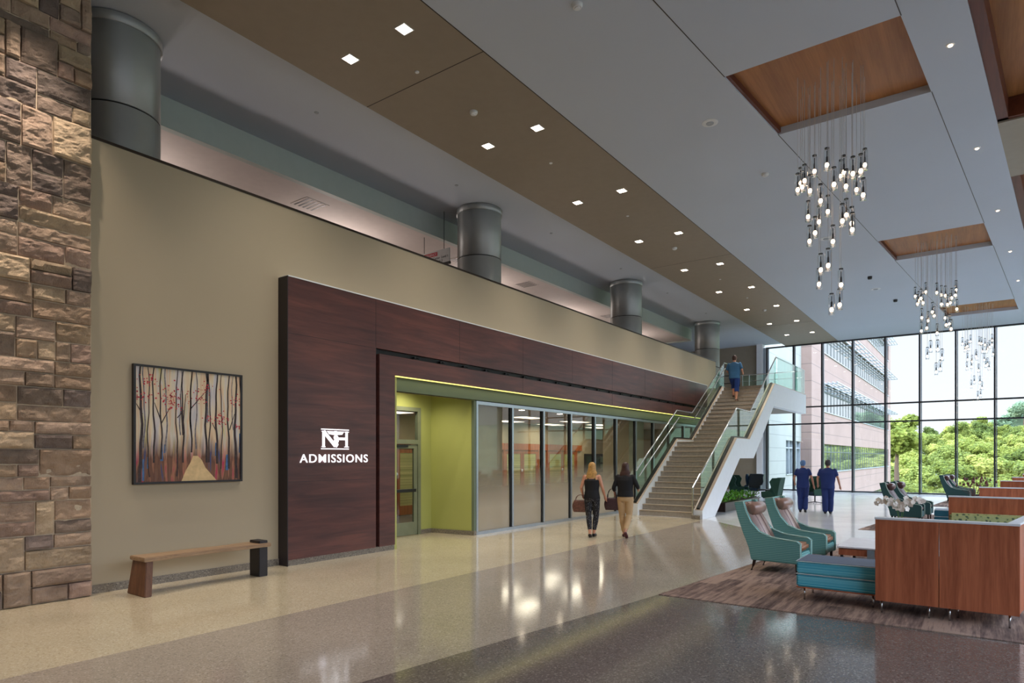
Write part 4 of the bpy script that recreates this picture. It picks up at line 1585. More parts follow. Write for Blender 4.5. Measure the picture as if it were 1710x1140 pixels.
orc = thing('potted_orchid', 'white orchid in bloom above the nearest cherry partition', 'plant', (-1.02, 11.8, .403))
bm = B()
add_lathe(bm, (0, 0, 0), [(.06, 0), (.09, .16), (.08, .16), (.07, .14)], 20)
obj('pot', bm, M_white, orc, smooth=True)
ro = random.Random(11)
bm = B()
flowers = []
for ang, ln in ((2.6, .36), (2.9, .2), (.25, .3), (.6, .16)):
    pts = []
    for k in range(9):
        s = k / 8
        pts.append((math.cos(ang) * ln * s * s, math.sin(ang) * ln * s * s * .3, .14 + .64 * math.sin(s * 1.9) / 1.0 * .92))
    add_tube(bm, pts, .004, 6)
    for k in (4, 5, 6, 7, 8):
        for _ in range(2):
            flowers.append((pts[k][0] + ro.uniform(-.04, .04), pts[k][1] + ro.uniform(-.04, .04), pts[k][2] + ro.uniform(-.05, .02)))
obj('stem', bm, M_orchidleaf, orc)
for f in flowers:
    bm = B()
    tilt = Matrix.Rotation(ro.uniform(-.6, .6), 4, 'X') @ Matrix.Rotation(ro.uniform(-.8, .8), 4, 'Z')
    for k in range(5):
        an = k * 2 * PI / 5 + .3
        c = Vector((math.cos(an), 0, math.sin(an)))
        s = Vector((-math.sin(an), 0, math.cos(an)))
        vs = []
        for w, h, d in ((0, .0, 0), (.018, .018, -.003), (.02, .034, -.006), (0, .048, .0), (-.02, .034, -.006), (-.018, .018, -.003)):
            vs.append(bm.verts.new(tilt @ (c * h + s * w + Vector((0, d, 0))) + Vector(f)))
        bm.faces.new(vs)
    obj('flower', bm, M_petal, orc)
for an, ln in ((2.9, .26), (.4, .24), (-1.6, .2), (1.5, .2)):
    bm = B()
    L = []
    for k in range(7):
        s = k / 6
        w = .035 * math.sin(s * PI) + .004
        c = Vector((math.cos(an) * ln * s * .6, math.sin(an) * ln * s * .6, .14 + .22 * math.sin(s * 2.4)))
        n = Vector((-math.sin(an), math.cos(an), 0)) * w
        L.append((bm.verts.new(c - n), bm.verts.new(c + n)))
    for k in range(6):
        bm.faces.new((L[k][0], L[k][1], L[k + 1][1], L[k + 1][0]))
    obj('leaf', bm, M_orchidleaf, orc, smooth=True)

rpnt = thing('potted_plant', 'maroon leaved plant beyond the far cherry partitions', 'plant', (-.15, 27.9, .008))
bm = B()
add_lathe(bm, (0, 0, 0), [(.16, 0), (.2, .4), (.17, .4)], 16)
obj('pot', bm, M_soil, rpnt)
bm = B()
for _ in range(46):
    x, y = ro.gauss(0, .22), ro.gauss(0, .15)
    z = ro.uniform(.75, 1.08)
    add_tube(bm, [(x * .2, y * .2, .4), (x, y, z)], .004, 4)
    add_lathe(bm, (x, y, z - .05), [(0, 0), (.028, .03), (.02, .08), (0, .11)], 6)
obj('foliage', bm, M_redleaf, rpnt)

# ---- planter beside the stair
pl = thing('plant_trough', 'long dark trough of bright green leafy plants beside the white stair stringer', 'planter', (0, 0, 0))
bm = B()
add_box(bm, -7.6, -6.72, 21.0, 25.0, 0, .3)
obj('trough', bm, M_soil, pl, bevel=.01)
bm = B()
for _ in range(900):
    c = Vector((ro.uniform(-7.6, -6.7), ro.uniform(21.0, 25.0), ro.uniform(.3, .52)))
    a = ro.uniform(0, 2 * PI); el = ro.uniform(.2, 1.1)
    d = Vector((math.cos(a) * math.cos(el), math.sin(a) * math.cos(el), math.sin(el))) * ro.uniform(.08, .14)
    s = d.cross(Vector((0, 0, 1))).normalized() * ro.uniform(.02, .035)
    vs = [bm.verts.new(c), bm.verts.new(c + d * .5 + s), bm.verts.new(c + d), bm.verts.new(c + d * .5 - s)]
    bm.faces.new(vs)
obj('foliage', bm, M_leafg, pl)

# ---- faceted high back lounge chairs
def egg_chair(label, loc, rz, mat, inner):
    t = thing('high_back_lounge_chair', label, 'lounge chair', loc, rz, 'dark faceted lounge chairs')
    # faces +y ; back at -y
    bm = B()
    outline = [(-.26, .3), (.26, .3), (.38, .86), (.28, 1.06), (-.28, 1.06), (-.38, .86)]
    f = [bm.verts.new((x, -.22 - (z - .34) * .22, z)) for x, z in outline]
    g = [bm.verts.new((x * .92, -.15 - (z - .34) * .21, z - .01)) for x, z in outline]
    bm.faces.new(f); bm.faces.new(g[::-1])
    for k in range(6):
        bm.faces.new((f[k], f[(k + 1) % 6], g[(k + 1) % 6], g[k]))
    obj('back_shell', bm, mat, t, bevel=.01)
    for s in (-1, 1):
        bm = B()
        w = [(-.24, .3), (.3, .34), (.32, .54), (.02, .58), (-.04, .72), (.02, .9), (-.08, 1.04), (-.36, 1.05)]
        v1 = [bm.verts.new((s * (.3 + (.04 if z > .6 else 0)), y, z)) for y, z in w]
        v2 = [bm.verts.new((s * (.345 + (.04 if z > .6 else 0)), y, z)) for y, z in w]
        bm.faces.new(v1); bm.faces.new(v2[::-1])
        for k in range(8):
            bm.faces.new((v1[k], v1[(k + 1) % 8], v2[(k + 1) % 8], v2[k]))
        obj('wing', bm, mat, t, bevel=.006)
    bm = B()
    add_box(bm, -.3, .3, -.22, .3, .3, .44)
    obj('seat', bm, inner, t, bevel=.03)
    bm = B()
    add_tube(bm, [(0, .02, .3), (0, .02, .05)], .025, 10)
    for k in range(4):
        an = k * PI / 2 + PI / 4
        add_tube(bm, [(0, .02, .06), (.3 * math.cos(an), .02 + .3 * math.sin(an), .012)], [.018, .012], 8)
    obj('swivel_base', bm, M_blk, t)
    return t
egg_chair('bottle green high back lounge chair in front of the tall mullion, left of the scrubs', (-6.15, 24.6, 0), PI / 2, M_darkgreen, M_navy)
egg_chair('navy high back lounge chair facing the camera below the landing', (-8.1, 29.3, 0), PI, M_navy, M_navy)
egg_chair('dark green lounge chair in profile beside the planter leaves', (-8.15, 27.2, 0), -PI / 2, M_darkgreen, M_navy)
egg_chair('dark green lounge chair partly hidden behind the left person in scrubs', (-5.2, 27.2, 0), 2.4, M_darkgreen, M_navy)
tt_ = thing('side_table', 'small dark side table between the high back lounge chairs', 'table', (-7.0, 27.0, 0))
bm = B()
add_box(bm, -.28, .28, -.28, .28, .46, .5)
obj('table_top', bm, M_blk, tt_)
bm = B()
add_tube(bm, [(0, 0, 0), (0, 0, .46)], .03, 10)
add_lathe(bm, (0, 0, 0), [(.2, 0), (.2, .015)], 20)
obj('pedestal', bm, M_blk, tt_)

# ================================================================== PEOPLE (built facing +y, seen from behind)
def remeshed(name, bm, mat, parent, voxel=.012, smooth_it=4):
    bmesh.ops.recalc_face_normals(bm, faces=bm.faces[:])
    me = bpy.data.meshes.new(name)
    bm.to_mesh(me); bm.free()
    o = bpy.data.objects.new(name, me)
    COL.objects.link(o)
    r = o.modifiers.new('r', 'REMESH'); r.mode = 'VOXEL'; r.voxel_size = voxel; r.use_smooth_shade = True
    s = o.modifiers.new('s', 'SMOOTH'); s.iterations = smooth_it; s.factor = .5
    bpy.context.view_layer.update()
    dg = bpy.context.evaluated_depsgraph_get()
    nm = bpy.data.meshes.new_from_object(o.evaluated_get(dg))
    o.modifiers.clear()
    o.data = nm
    nm.name = name
    bpy.data.meshes.remove(me)
    nm.materials.clear(); nm.materials.append(mat)
    for p in nm.polygons:
        p.use_smooth = True
    o.parent = parent
    return o

def limb(bm, pts, rs, seg=14, sub=5):
    """smooth tapered limb through joints, ends rounded"""
    P_ = [Vector(p) for p in pts]
    out = []; ro_ = []
    for i in range(len(P_) - 1):
        for k in range(sub):
            s = k / sub
            out.append(P_[i].lerp(P_[i + 1], s)); ro_.append(rs[i] + (rs[i + 1] - rs[i]) * s)
    out.append(P_[-1]); ro_.append(rs[-1])
    d0 = (out[0] - out[1]).normalized(); d1 = (out[-1] - out[-2]).normalized()
    out = [out[0] + d0 * rs[0] * .8] + out + [out[-1] + d1 * rs[-1] * .8]
    ro_ = [ro_[0] * .5] + ro_ + [ro_[-1] * .5]
    add_tube(bm, out, ro_, seg)

def hand(bm, wrist, d, side):
    """palm with four unequal fingers and a thumb, slightly curled, hanging along d"""
    d = Vector(d).normalized()
    fw = Vector((0, 1, 0)); fw = (fw - d * fw.dot(d)).normalized()
    sd = d.cross(fw) * side
    w = Vector(wrist)
    limb(bm, [w, w + d * .045, w + d * .085], [.024, .034, .033], 10, 3)
    for i, ln in enumerate((.07, .078, .072, .056)):
        o = w + d * .08 + fw * (.03 - i * .02)
        p1 = o + d * ln * .55 + sd * .004
        p2 = o + d * ln * .95 - sd * -.016
        limb(bm, [o, p1, p2], [.0095, .009, .0075], 8, 2)
    o = w + d * .03 + fw * .028
    limb(bm, [o, o + d * .035 + fw * .02, o + d * .065 + fw * .022], [.012, .011, .009], 8, 2)

def person(label, loc, rz, H, skin, sex, pose, clothes, cat='person'):
    t = thing('person', label, cat, loc, rz)
    s = H / 1.75
    def S(p): return Vector(p) * s
    hipw = .1 if sex == 'f' else .095
    shw = .165 if sex == 'f' else .2
    wst = .115 if sex == 'f' else .15
    # --- joints
    hip = .93
    J = {}
    for k, sg in (('l', -1), ('r', 1)):
        q = pose[k]       # leg: (knee dy, knee dz, ankle dy, ankle dz), arm: elbow (dx,dy,dz), wrist
        J['hip' + k] = (sg * hipw * .9, 0, hip)
        J['knee' + k] = (sg * (hipw * .85), q[0], q[1])
        J['ank' + k] = (sg * (hipw * pose.get('stance', .75)), q[2], q[3])
        J['sh' + k] = (sg * shw, -.01, 1.42)
        J['el' + k] = q[4]
        J['wr' + k] = q[5]
    lean = pose.get('lean', 0)
    bm = B()
    def torso(b, g, z0=.84, z1=1.47):
        secs = []
        for z, rx, ry, y in ((.84, .155, .105, -.01), (.9, .172 if sex == 'f' else .165, .12, -.015), (.98, .165 if sex == 'f' else .16, .115, -.01), (1.1, wst + .02, .092, 0), (1.22, wst + .035, .1, 0), (1.33, shw - .005, .108, -.005), (1.41, shw + .0, .092, -.01), (1.46, shw * .62, .07, -.01), (1.49, .06, .055, -.005)):
            if z0 - .001 <= z <= z1 + .03:
                secs.append((0, (y + lean * (z - .9)) * s, z * s, (rx + g) * s, (ry + g) * s))
        add_loft(b, secs, 24)
    def legs(b, g, ankle=False, flare=0):
        for k in 'lr':
            a, kn, an = Vector(J['hip' + k]), Vector(J['knee' + k]), Vector(J['ank' + k])
            a = a + Vector((0, 0, -.02))
            end = an if ankle else kn.lerp(an, clothes.get('hem', .93))
            mid = kn.lerp(an, .35)
            limb(b, [S(a), S(a.lerp(kn, .5)), S(kn), S(mid), S(end)], [x * s for x in (.088 + g, .078 + g, .056 + g, .056 + g + flare * .4, (.036 + g + flare))])
    torso(bm, 0)
    legs(bm, 0, True)
    for k, sg in (('l', -1), ('r', 1)):
        sh, el, wr = [Vector(J[x + k]) for x in ('sh', 'el', 'wr')]
        sh = sh + Vector((0, lean * .5, 0))
        limb(bm, [S(sh), S(sh.lerp(el, .5)), S(el), S(el.lerp(wr, .35)), S(wr)], [x * s for x in (.05, .044, .036, .036, .025)])
        hand(bm, S(wr), S(wr - el), sg)
        an = Vector(J['ank' + k])
        pt = pose[k][6]
        toe = an + Vector((sg * .015, .15 * math.cos(pt), -.055 - .15 * math.sin(pt)))
        limb(bm, [S(an), S(an + Vector((0, -.03, -.045))), ], [.035 * s, .032 * s])
        limb(bm, [S(an + Vector((0, -.02, -.05))), S(an.lerp(toe, .6) + Vector((0, 0, -.012))), S(toe)], [.032 * s, .036 * s, .026 * s])
    ny = lean * .55
    limb(bm, [S((0, ny - .01, 1.44)), S((0, ny + .005, 1.56))], [.055 * s, .05 * s])
    # head: skull, jaw, nose, ears, brow
    hx, hy, hz = 0, ny + .02, 1.645
    skull = [(hx, hy - .005, hz - .115, .035, .045), (hx, hy + .012, hz - .095, .052, .062), (hx, hy + .008, hz - .05, .067, .085), (hx, hy, hz, .075, .095), (hx, hy - .005, hz + .05, .072, .093), (hx, hy - .008, hz + .085, .052, .07), (hx, hy - .008, hz + .103, .02, .03)]
    add_loft(bm, [tuple(c * s for c in q) for q in skull], 20)
    limb(bm, [S((hx, hy + .088, hz - .002)), S((hx, hy + .108, hz - .032))], [.01 * s, .014 * s], 8, 2)
    limb(bm, [S((hx - .022, hy + .088, hz - .066)), S((hx, hy + .094, hz - .066)), S((hx + .022, hy + .088, hz - .066))], [.007 * s] * 3, 8, 2)
    for sg in (-1, 1):
        limb(bm, [S((hx + sg * .078, hy - .005, hz + .015)), S((hx + sg * .08, hy - .002, hz - .03))], [.013 * s, .009 * s], 8, 2)
        limb(bm, [S((hx + sg * .015, hy + .09, hz + .022)), S((hx + sg * .045, hy + .082, hz + .022))], [.008 * s] * 2, 8, 2)
    remeshed('body', bm, skin, t, .009, 3)
    for sg in (-1, 1):
        bm = B()
        add_lathe(bm, tuple(S((hx + sg * .03, hy + .084, hz + .0))), [(0, -.009), (.007, -.006), (.01, 0), (.007, .006), (0, .009)], 8)
        obj('eye', bm, M_white, t, smooth=True)
    # --- clothes
    c = clothes
    bm = B(); torso(bm, .012, .84, 1.2); legs(bm, .011 + c.get('loose', 0), False, c.get('flare', 0))
    remeshed(c.get('lower_name', 'trousers'), bm, c['lower'], t, .011, 3)
    bm = B()
    hemz = c.get('top_hem', .88)
    secs = []
    g = .02 + c.get('top_loose', 0)
    for z, rx, ry in ((hemz, .168 + c.get('top_flare', 0), .122), (.98, .16 + c.get('top_flare', 0) * .5, .116), (1.1, wst + .03, .1), (1.22, wst + .04, .104), (1.33, shw, .11)):
        if z >= hemz:
            secs.append((0, (-.008 + lean * (z - .9)) * s, z * s, (rx + g) * s, (ry + g) * s))
    if c.get('straps'):
        secs.append((0, (-.01 + lean * .45) * s, 1.37 * s, (shw * .8) * s, (.1) * s))
    else:
        secs.append((0, (-.01 + lean * .5) * s, 1.41 * s, (shw + g) * s, (.096 + g * .5) * s))
        secs.append((0, (-.01 + lean * .55) * s, 1.465 * s, (shw * .6) * s, (.075 + g * .5) * s))
        secs.append((0, (-.008 + lean * .57) * s, 1.495 * s, .066 * s, .062 * s))
    add_loft(bm, secs, 24)
    sl = c.get('sleeve', 0)
    if sl > 0:
        for k in 'lr':
            sh, el, wr = [Vector(J[x + k]) for x in ('sh', 'el', 'wr')]
            sh = sh + Vector((0, lean * .5, 0))
            if sl <= 1:
                pts = [sh, sh.lerp(el, sl * .5), sh.lerp(el, sl)]
                rr = [.064, .062, .062]
            else:
                pts = [sh, sh.lerp(el, .5), el, el.lerp(wr, sl - 1)]
                rr = [.062, .056, .048, .042]
            limb(bm, [S(p) for p in pts], [x * s for x in rr])
    if c.get('straps'):
        for sg in (-1, 1):
            limb(bm, [S((sg * .08, -.1, 1.34)), S((sg * .085, -.06, 1.455)), S((sg * .08, .06, 1.4))], [.014 * s] * 3, 8, 3)
    remeshed(c.get('upper_name', 'top'), bm, c['upper'], t, .011, 3)
    # shoes
    for k, sg in (('l', -1), ('r', 1)):
        an = Vector(J['ank' + k]); pt = pose[k][6]
        toe = an + Vector((sg * .015, .16 * math.cos(pt), -.058 - .16 * math.sin(pt)))
        bm = B()
        limb(bm, [S(an + Vector((0, -.035, -.045))), S(an.lerp(toe, .55) + Vector((0, 0, -.018))), S(toe)], [.042 * s, .044 * s, .033 * s])
        if c.get('heel'):
            h0 = S(an + Vector((0, -.045, -.07)))
            limb(bm, [h0, h0 + Vector((0, -.01, -.05 * s))], [.016, .008], 8, 2)
        remeshed('shoe', bm, c['shoe'], t, .008, 2)
    # hair
    bm = B()
    hr = c['hair_len']
    secs = []
    if hr > .15:
        secs = [(0, hy - .075, hz - .1 - hr, .07, .022), (.01, hy - .09, hz - .06 - hr * .8, .13, .035), (-.01, hy - .08, hz - .1 - hr * .4, .118, .045), (.008, hy - .07, hz - .1 - hr * .15, .125, .05), (0, hy - .05, hz - .09, .1, .06)]
    else:
        secs = [(0, hy - .03, hz - .085, .06, .06)]
    secs += [(0, hy - .028, hz - .02, .088, .082), (0, hy - .014, hz + .04, .088, .098), (0, hy - .012, hz + .085, .068, .084), (0, hy - .012, hz + .113, .03, .04)]
    add_loft(bm, [tuple(q * s for q in r) for r in secs], 20)
    remeshed(c.get('hair_name', 'hair'), bm, c['hair'], t, .01, 3)
    return t, s

M_skin = plain('fair_skin', (206, 148, 120), .5)
M_skin2 = plain('tan_skin', (176, 124, 100), .5)
M_blond = plain('blonde_hair', (190, 146, 84), .5, noise=.25, nscale=24)
M_dkhair = plain('dark_brown_hair', (66, 40, 34), .5, noise=.25, nscale=24)
M_greyhair = plain('dark_cropped_hair', (50, 48, 52), .6)
M_black = plain('black_cloth', (16, 16, 22), .8)
M_scrub = plain('navy_scrubs', (14, 38, 96), .8)
M_cap = plain('blue_scrub_cap', (92, 122, 164), .8)
M_khaki = plain('khaki_cloth', (192, 160, 120), .8)
M_shirtblue = plain('blue_shirt_cloth', (50, 98, 138), .8)
M_shorts = plain('royal_shorts_cloth', (20, 54, 120), .8)
def pat():
    a = N('speckled_trouser_cloth')
    v = a.coord(); vo = a.n('TexVoronoi', i_Scale=42.0); a.l(v, vo.inputs[0])
    a.l(a.ramp(vo.outputs[0], [(.12, lin((170, 172, 180))), (.3, lin((26, 26, 34)))]), a.b.inputs['Base Color'])
    a.set(Roughness=.8)
    return a.m
M_speck = pat()
M_bag = plain('brown_handbag_leather', (104, 68, 58), .45, noise=.3, nscale=30)
M_bag2 = plain('plum_tote_leather', (66, 44, 50), .45, noise=.2, nscale=30)
M_shoe_dark = plain('black_shoe', (24, 20, 22), .4)
M_shoe_red = plain('maroon_shoe', (80, 30, 36), .4)
M_shoe_br = plain('brown_shoe', (88, 56, 44), .5)

# leg tuple: knee y, knee z, ankle y, ankle z, elbow, wrist, toe pitch
poseW1 = {'stance': .28, 'l': (.04, .5, -.1, .1, (-.25, -.03, 1.15), (-.235, .12, .98), .35), 'r': (.1, .5, .1, .085, (.25, -.02, 1.15), (.29, .1, .95), .0)}
pw1, s1 = person('blonde woman in black top and speckled trousers walking away with a brown bag', (-7.08, 12.75, 0), .35, 1.68, M_skin, 'f', poseW1,
    dict(upper=M_black, lower=M_speck, hair=M_blond, hair_len=.3, straps=True, hem=.8, shoe=M_shoe_dark, heel=True, top_hem=.9, top_flare=.01))
poseW2 = {'stance': .4, 'l': (.06, .5, .06, .085, (-.27, -.03, 1.16), (-.27, .14, 1.02), .0), 'r': (.02, .51, -.24, .17, (.29, -.02, 1.18), (.27, .2, 1.12), .8)}
pw2, s2 = person('dark haired woman in black shirt and khaki trousers walking away, tote on arm', (-6.45, 13.15, 0), .3, 1.68, M_skin2, 'f', poseW2,
    dict(upper=M_black, lower=M_khaki, hair=M_dkhair, hair_len=.2, sleeve=1.5, hem=.86, shoe=M_shoe_red, top_hem=.95, top_loose=.012, loose=.006))
poseM1 = {'l': (.05, .5, .0, .085, (-.27, .0, 1.15), (-.25, .16, .98), .0), 'r': (.08, .51, -.06, .1, (.28, -.04, 1.15), (.33, .02, .9), .3)}
person('person in navy scrubs and light blue cap walking away, left of the two', (-4.70, 22.6, 0), .2, 1.70, M_skin2, 'f', poseM1,
    dict(upper=M_scrub, lower=M_scrub, hair=M_cap, hair_name='surgical_cap', hair_len=0, sleeve=.55, hem=.95, shoe=M_shoe_dark, top_hem=.82, top_loose=.02, loose=.015, flare=.014))
poseM2 = {'l': (.02, .5, -.03, .085, (-.3, .0, 1.15), (-.3, .12, .95), .0), 'r': (.1, .5, .06, .085, (.3, -.03, 1.15), (.35, .06, .9), .0)}
person('person in navy scrubs with dark cropped hair walking away, right of the two', (-3.92, 22.4, 0), .1, 1.71, M_skin2, 'm', poseM2,
    dict(upper=M_scrub, lower=M_scrub, hair=M_greyhair, hair_len=0, sleeve=.6, hem=.96, shoe=M_shoe_dark, top_hem=.82, top_loose=.024, loose=.02, flare=.016))
zst = steps[23][2]
poseM3 = {'l': (.2, .62, .16, .085 + RISE, (-.28, -.02, 1.16), (-.22, .16, 1.08), .0), 'r': (.03, .5, -.03, .085, (.29, -.05, 1.18), (.27, .15, 1.1), .0)}
person('person in blue shirt and royal blue shorts climbing the top of the stair', (-7.83, steps[23][0] + .1, zst), .05, 1.80, M_skin, 'm', poseM3,
    dict(upper=M_shirtblue, lower=M_shorts, lower_name='shorts', hair=M_dkhair, hair_len=0, sleeve=.75, hem=-.35, shoe=M_shoe_br, top_hem=.86, top_loose=.02, loose=.02))

def carried_bag(name, label, loc, rz, w, d, h, mat, strap):
    t = thing(name, label, 'bag', loc, rz)
    bm = B()
    n = 10
    secs = []
    for k in range(n + 1):
        q = k / n
        f = .86 + .22 * math.sin(q * PI) - .1 * q
        secs.append((0, 0, -h + h * q, w / 2 * f, d / 2 * f))
    rings = []
    for x, y, z, rx, ry in secs:
        r = []
        for k in range(24):
            an = 2 * PI * k / 24
            cx_, cy_ = math.cos(an), math.sin(an)
            r.append(bm.verts.new((x + rx * math.copysign(abs(cx_) ** .45, cx_), y + ry * math.copysign(abs(cy_) ** .45, cy_), z)))
        rings.append(r)
    for i in range(n):
        for k in range(24):
            bm.faces.new((rings[i][k], rings[i][(k + 1) % 24], rings[i + 1][(k + 1) % 24], rings[i + 1][k]))
    bm.faces.new(rings[0][::-1]); bm.faces.new(rings[-1])
    obj('pouch', bm, mat, t, smooth=True)
    for yq in (-d * .3, d * .3):
        bm = B()
        pts = [(w * .3 * math.cos(a), yq * (1 - .6 * math.sin(a)), strap * math.sin(a)) for a in [PI * k / 10 for k in range(11)]]
        add_tube(bm, pts, .008, 6)
        obj('handle', bm, mat, t, smooth=True)
    return t
# world position of a local hand point
def hand_pos(t, p):
    return Matrix.Rotation(t.rotation_euler.z, 4, 'Z') @ Vector(p) + t.location
hp = hand_pos(pw1, Vector((-.25, .12, .96)) * s1)
carried_bag('handbag', 'brown leather handbag hanging from the blonde woman left arm', (hp.x - .02, hp.y - .05, hp.z - .1), .35, .36, .15, .27, M_bag, .12)
hp = hand_pos(pw2, Vector((-.3, .08, 1.02)) * s2)
carried_bag('tote_bag', 'dark plum tote hanging from the dark haired woman left arm', (hp.x - .02, hp.y - .02, hp.z - .1), .3, .34, .15, .28, M_bag2, .2)

# ================================================================== OUTSIDE
def joints_mat(name, base, line, every=1.2, lw=.03, every_y=0):
    a = N(name)
    geo = a.n('NewGeometry'); sx = a.n('SeparateXYZ'); a.l(geo.outputs['Position'], sx.inputs[0])
    m = a.n('Math', operation='DIVIDE', i_1=every); a.l(sx.outputs[2], m.inputs[0])
    fr = a.n('Math', operation='FRACT'); a.l(m.outputs[0], fr.inputs[0])
    lt = a.n('Math', operation='LESS_THAN', i_1=lw / every); a.l(fr.outputs[0], lt.inputs[0])
    nz = a.n('TexNoise', i_Scale=.6, i_Detail=3.0); v = a.coord(); a.l(v, nz.inputs[0])
    bc = a.ramp(nz.outputs[0], [(.3, tuple(x * .93 for x in lin(base))), (.7, tuple(x * 1.06 for x in lin(base)))])
    mx = a.n('Mix', data_type='RGBA'); a.l(lt.outputs[0], mx.inputs[0]); a.l(bc, mx.inputs[6]); mx.inputs[7].default_value = (*lin(line), 1)
    a.l(mx.outputs[2], a.b.inputs['Base Color'])
    a.set(Roughness=.8)
    return a.m
M_fpink = joints_mat('pink_stone_cladding', (162, 136, 124), (128, 110, 102), 1.15, .05)
M_fgreen = joints_mat('pale_grey_cladding', (168, 170, 160), (136, 140, 132), .78, .03)
M_fwin = plain('facade_glass', (44, 54, 50), .03, 0, spec=1.0, noise=.0)
M_fwin.node_tree.nodes['Principled BSDF'].inputs['Metallic'].default_value = .85
for _l in list(M_fwin.node_tree.nodes['Principled BSDF'].inputs['Base Color'].links):
    M_fwin.node_tree.links.remove(_l)
M_fwin.node_tree.nodes['Principled BSDF'].inputs['Base Color'].default_value = (.5, .55, .55, 1)
M_fbar = plain('facade_bar', (92, 100, 100), .4, .2)
M_fframe = plain('facade_frame', (196, 204, 208), .4, .3)

wing = thing('hospital_wing', 'long pink stone hospital wing with ribbon windows outside the glass', 'building', (0, 0, 0))
FXW = -9.1
bands = [(-3.9, -1.8), (.72, 2.75), (5.1, 7.15), (9.33, 11.4), (13.55, 15.6)]
Y0w, Y1w = 46.4, 93.0
bm = B()
zc = [-6]
for a, b in bands:
    zc += [a, b]
zc += [18]
for k in range(0, len(zc), 2):
    add_box(bm, -25, FXW, Y0w, Y1w, zc[k], zc[k + 1])
for a, b in bands:
    add_box(bm, -25, FXW, Y0w, 49.8, a, b)
    add_box(bm, -25, FXW, 90.8, Y1w, a, b)
obj('cladding', bm, M_fpink, wing)
for a, b in bands:
    bm = B()
    add_box(bm, -24.9, FXW - .12, 49.8, 90.8, a, b)
    g = obj('ribbon_window', bm, M_fwin, wing)
    bm = B()
    y = 49.8; k_ = 0
    while y < 90.8:
        add_box(bm, FXW - .13, FXW - .1, y, y + .16 if k_ % 3 == 0 else y + .07, a, b)
        k_ += 1
        y += 1.35
    add_box(bm, FXW - .13, FXW - .09, 49.8, 90.8, b - .62, b - .54)
    obj('window_bar', bm, M_fbar, g)
    bm = B()
    add_box(bm, FXW - .13, FXW + .06, 49.8, 90.8, a - .06, a)
    obj('sill', bm, M_fframe, g)
    if b > 5:
        bm = B()
        for k in range(4):
            x = FXW + .1 + k * .28
            add_box(bm, x, x + .06, 49.8, 90.8, b - .1, b - .02)
        y = 50.0
        while y < 90.8:
            add_box(bm, FXW - .3, FXW + 1.0, y, y + .06, b - .18, b - .1)
            y += 2.7
        obj('sunshade', bm, M_fframe, wing)
near = thing('link_block', 'pale grey clad link block with a tall window, left of the pink wing', 'building', (0, 0, 0))
bm = B()
add_box(bm, -24, -9.75, 37.0, 42.2, -6, 18)
add_box(bm, -24, -9.75, 42.2, 46.4, -6, .75)
add_box(bm, -24, -9.75, 42.2, 46.4, 2.85, 18)
obj('cladding', bm, M_fgreen, near)
bm = B()
add_box(bm, -23.9, -9.95, 42.2, 46.4, .75, 2.85)
g = obj('window', bm, M_fwin, near)
bm = B()
for y in (42.2, 43.2, 44.2, 45.2, 46.3):
    add_box(bm, -9.96, -9.8, y, y + .09, .75, 2.85)
add_box(bm, -9.96, -9.82, 42.2, 46.4, 2.35, 2.43)
add_box(bm, -9.96, -9.7, 42.2, 46.4, .69, .75)
obj('window_bar', bm, M_fframe, g)

# hillside terrain
def terrain(x, y):
    from mathutils import noise as NZ
    r = math.hypot(x, y)
    # ridge height by bearing
    b = x / max(y, 1)
    ridge = {-.2: 8, -.1: 8.0, -.055: 4.5, -.022: 9, -.007: 10.5, .014: 6.5, .045: 6.5, .3: 16, .8: 22}
    ks = sorted(ridge)
    if b <= ks[0]: rh = ridge[ks[0]]
    elif b >= ks[-1]: rh = ridge[ks[-1]]
    else:
        for p, q in zip(ks, ks[1:]):
            if p <= b <= q:
                rh = ridge[p] + (ridge[q] - ridge[p]) * (b - p) / (q - p)
    t_ = max(0, min(1, (r - 95) / 225))
    z = -14 + (rh + 14) * (t_ ** .85)
    if r < 60:
        z = max(z, -1.0 - max(0, r - 46) * .9)
    if r > 330:
        z -= (r - 330) * .3
    return z + NZ.noise(Vector((x * .03, y * .03, 0))) * 1.2
M_grass = plain('hillside_ground', (88, 94, 66), .9, noise=.45, nscale=.6)
bm = B()
nx, ny = 60, 70
vg = [[bm.verts.new((-70 + 240 * i / nx, 37.6 + 342 * j / ny, terrain(-70 + 240 * i / nx, 37.6 + 342 * j / ny))) for j in range(ny + 1)] for i in range(nx + 1)]
for i in range(nx):
    for j in range(ny):
        bm.faces.new((vg[i][j], vg[i + 1][j], vg[i + 1][j + 1], vg[i][j + 1]))
gr = struct('ground_hillside', bm, M_grass, smooth=True)

def leaf_mat(name, c):
    a = N(name)
    v = a.coord(kind='Object')
    nz = a.n('TexNoise', i_Scale=1.1, i_Detail=4.0); a.l(v, nz.inputs[0])
    oi = a.n('ObjectInfo')
    ad = a.n('Math', operation='MULTIPLY_ADD', i_1=.5); a.l(oi.outputs['Random'], ad.inputs[0]); a.l(nz.outputs[0], ad.inputs[2])
    c0, c1, c2 = c
    a.l(a.ramp(ad.outputs[0], [(.4, lin(c0)), (.7, lin(c1)), (.95, lin(c2))]), a.b.inputs['Base Color'])
    a.set(Roughness=.7, Specular_IOR_Level=.2)
    tl = a.n('BsdfTranslucent'); tl.inputs[0].default_value = (*lin(c2), 1)
    mx = a.n('MixShader'); mx.inputs[0].default_value = .3
    a.l(a.b.outputs[0], mx.inputs[1]); a.l(tl.outputs[0], mx.inputs[2]); a.l(mx.outputs[0], a.out.inputs[0])
    return a.m
M_tl = leaf_mat('spring_canopy', ((84, 100, 42), (126, 138, 60), (160, 164, 84)))
M_tl2 = leaf_mat('deep_canopy', ((60, 78, 40), (98, 114, 52), (136, 146, 72)))
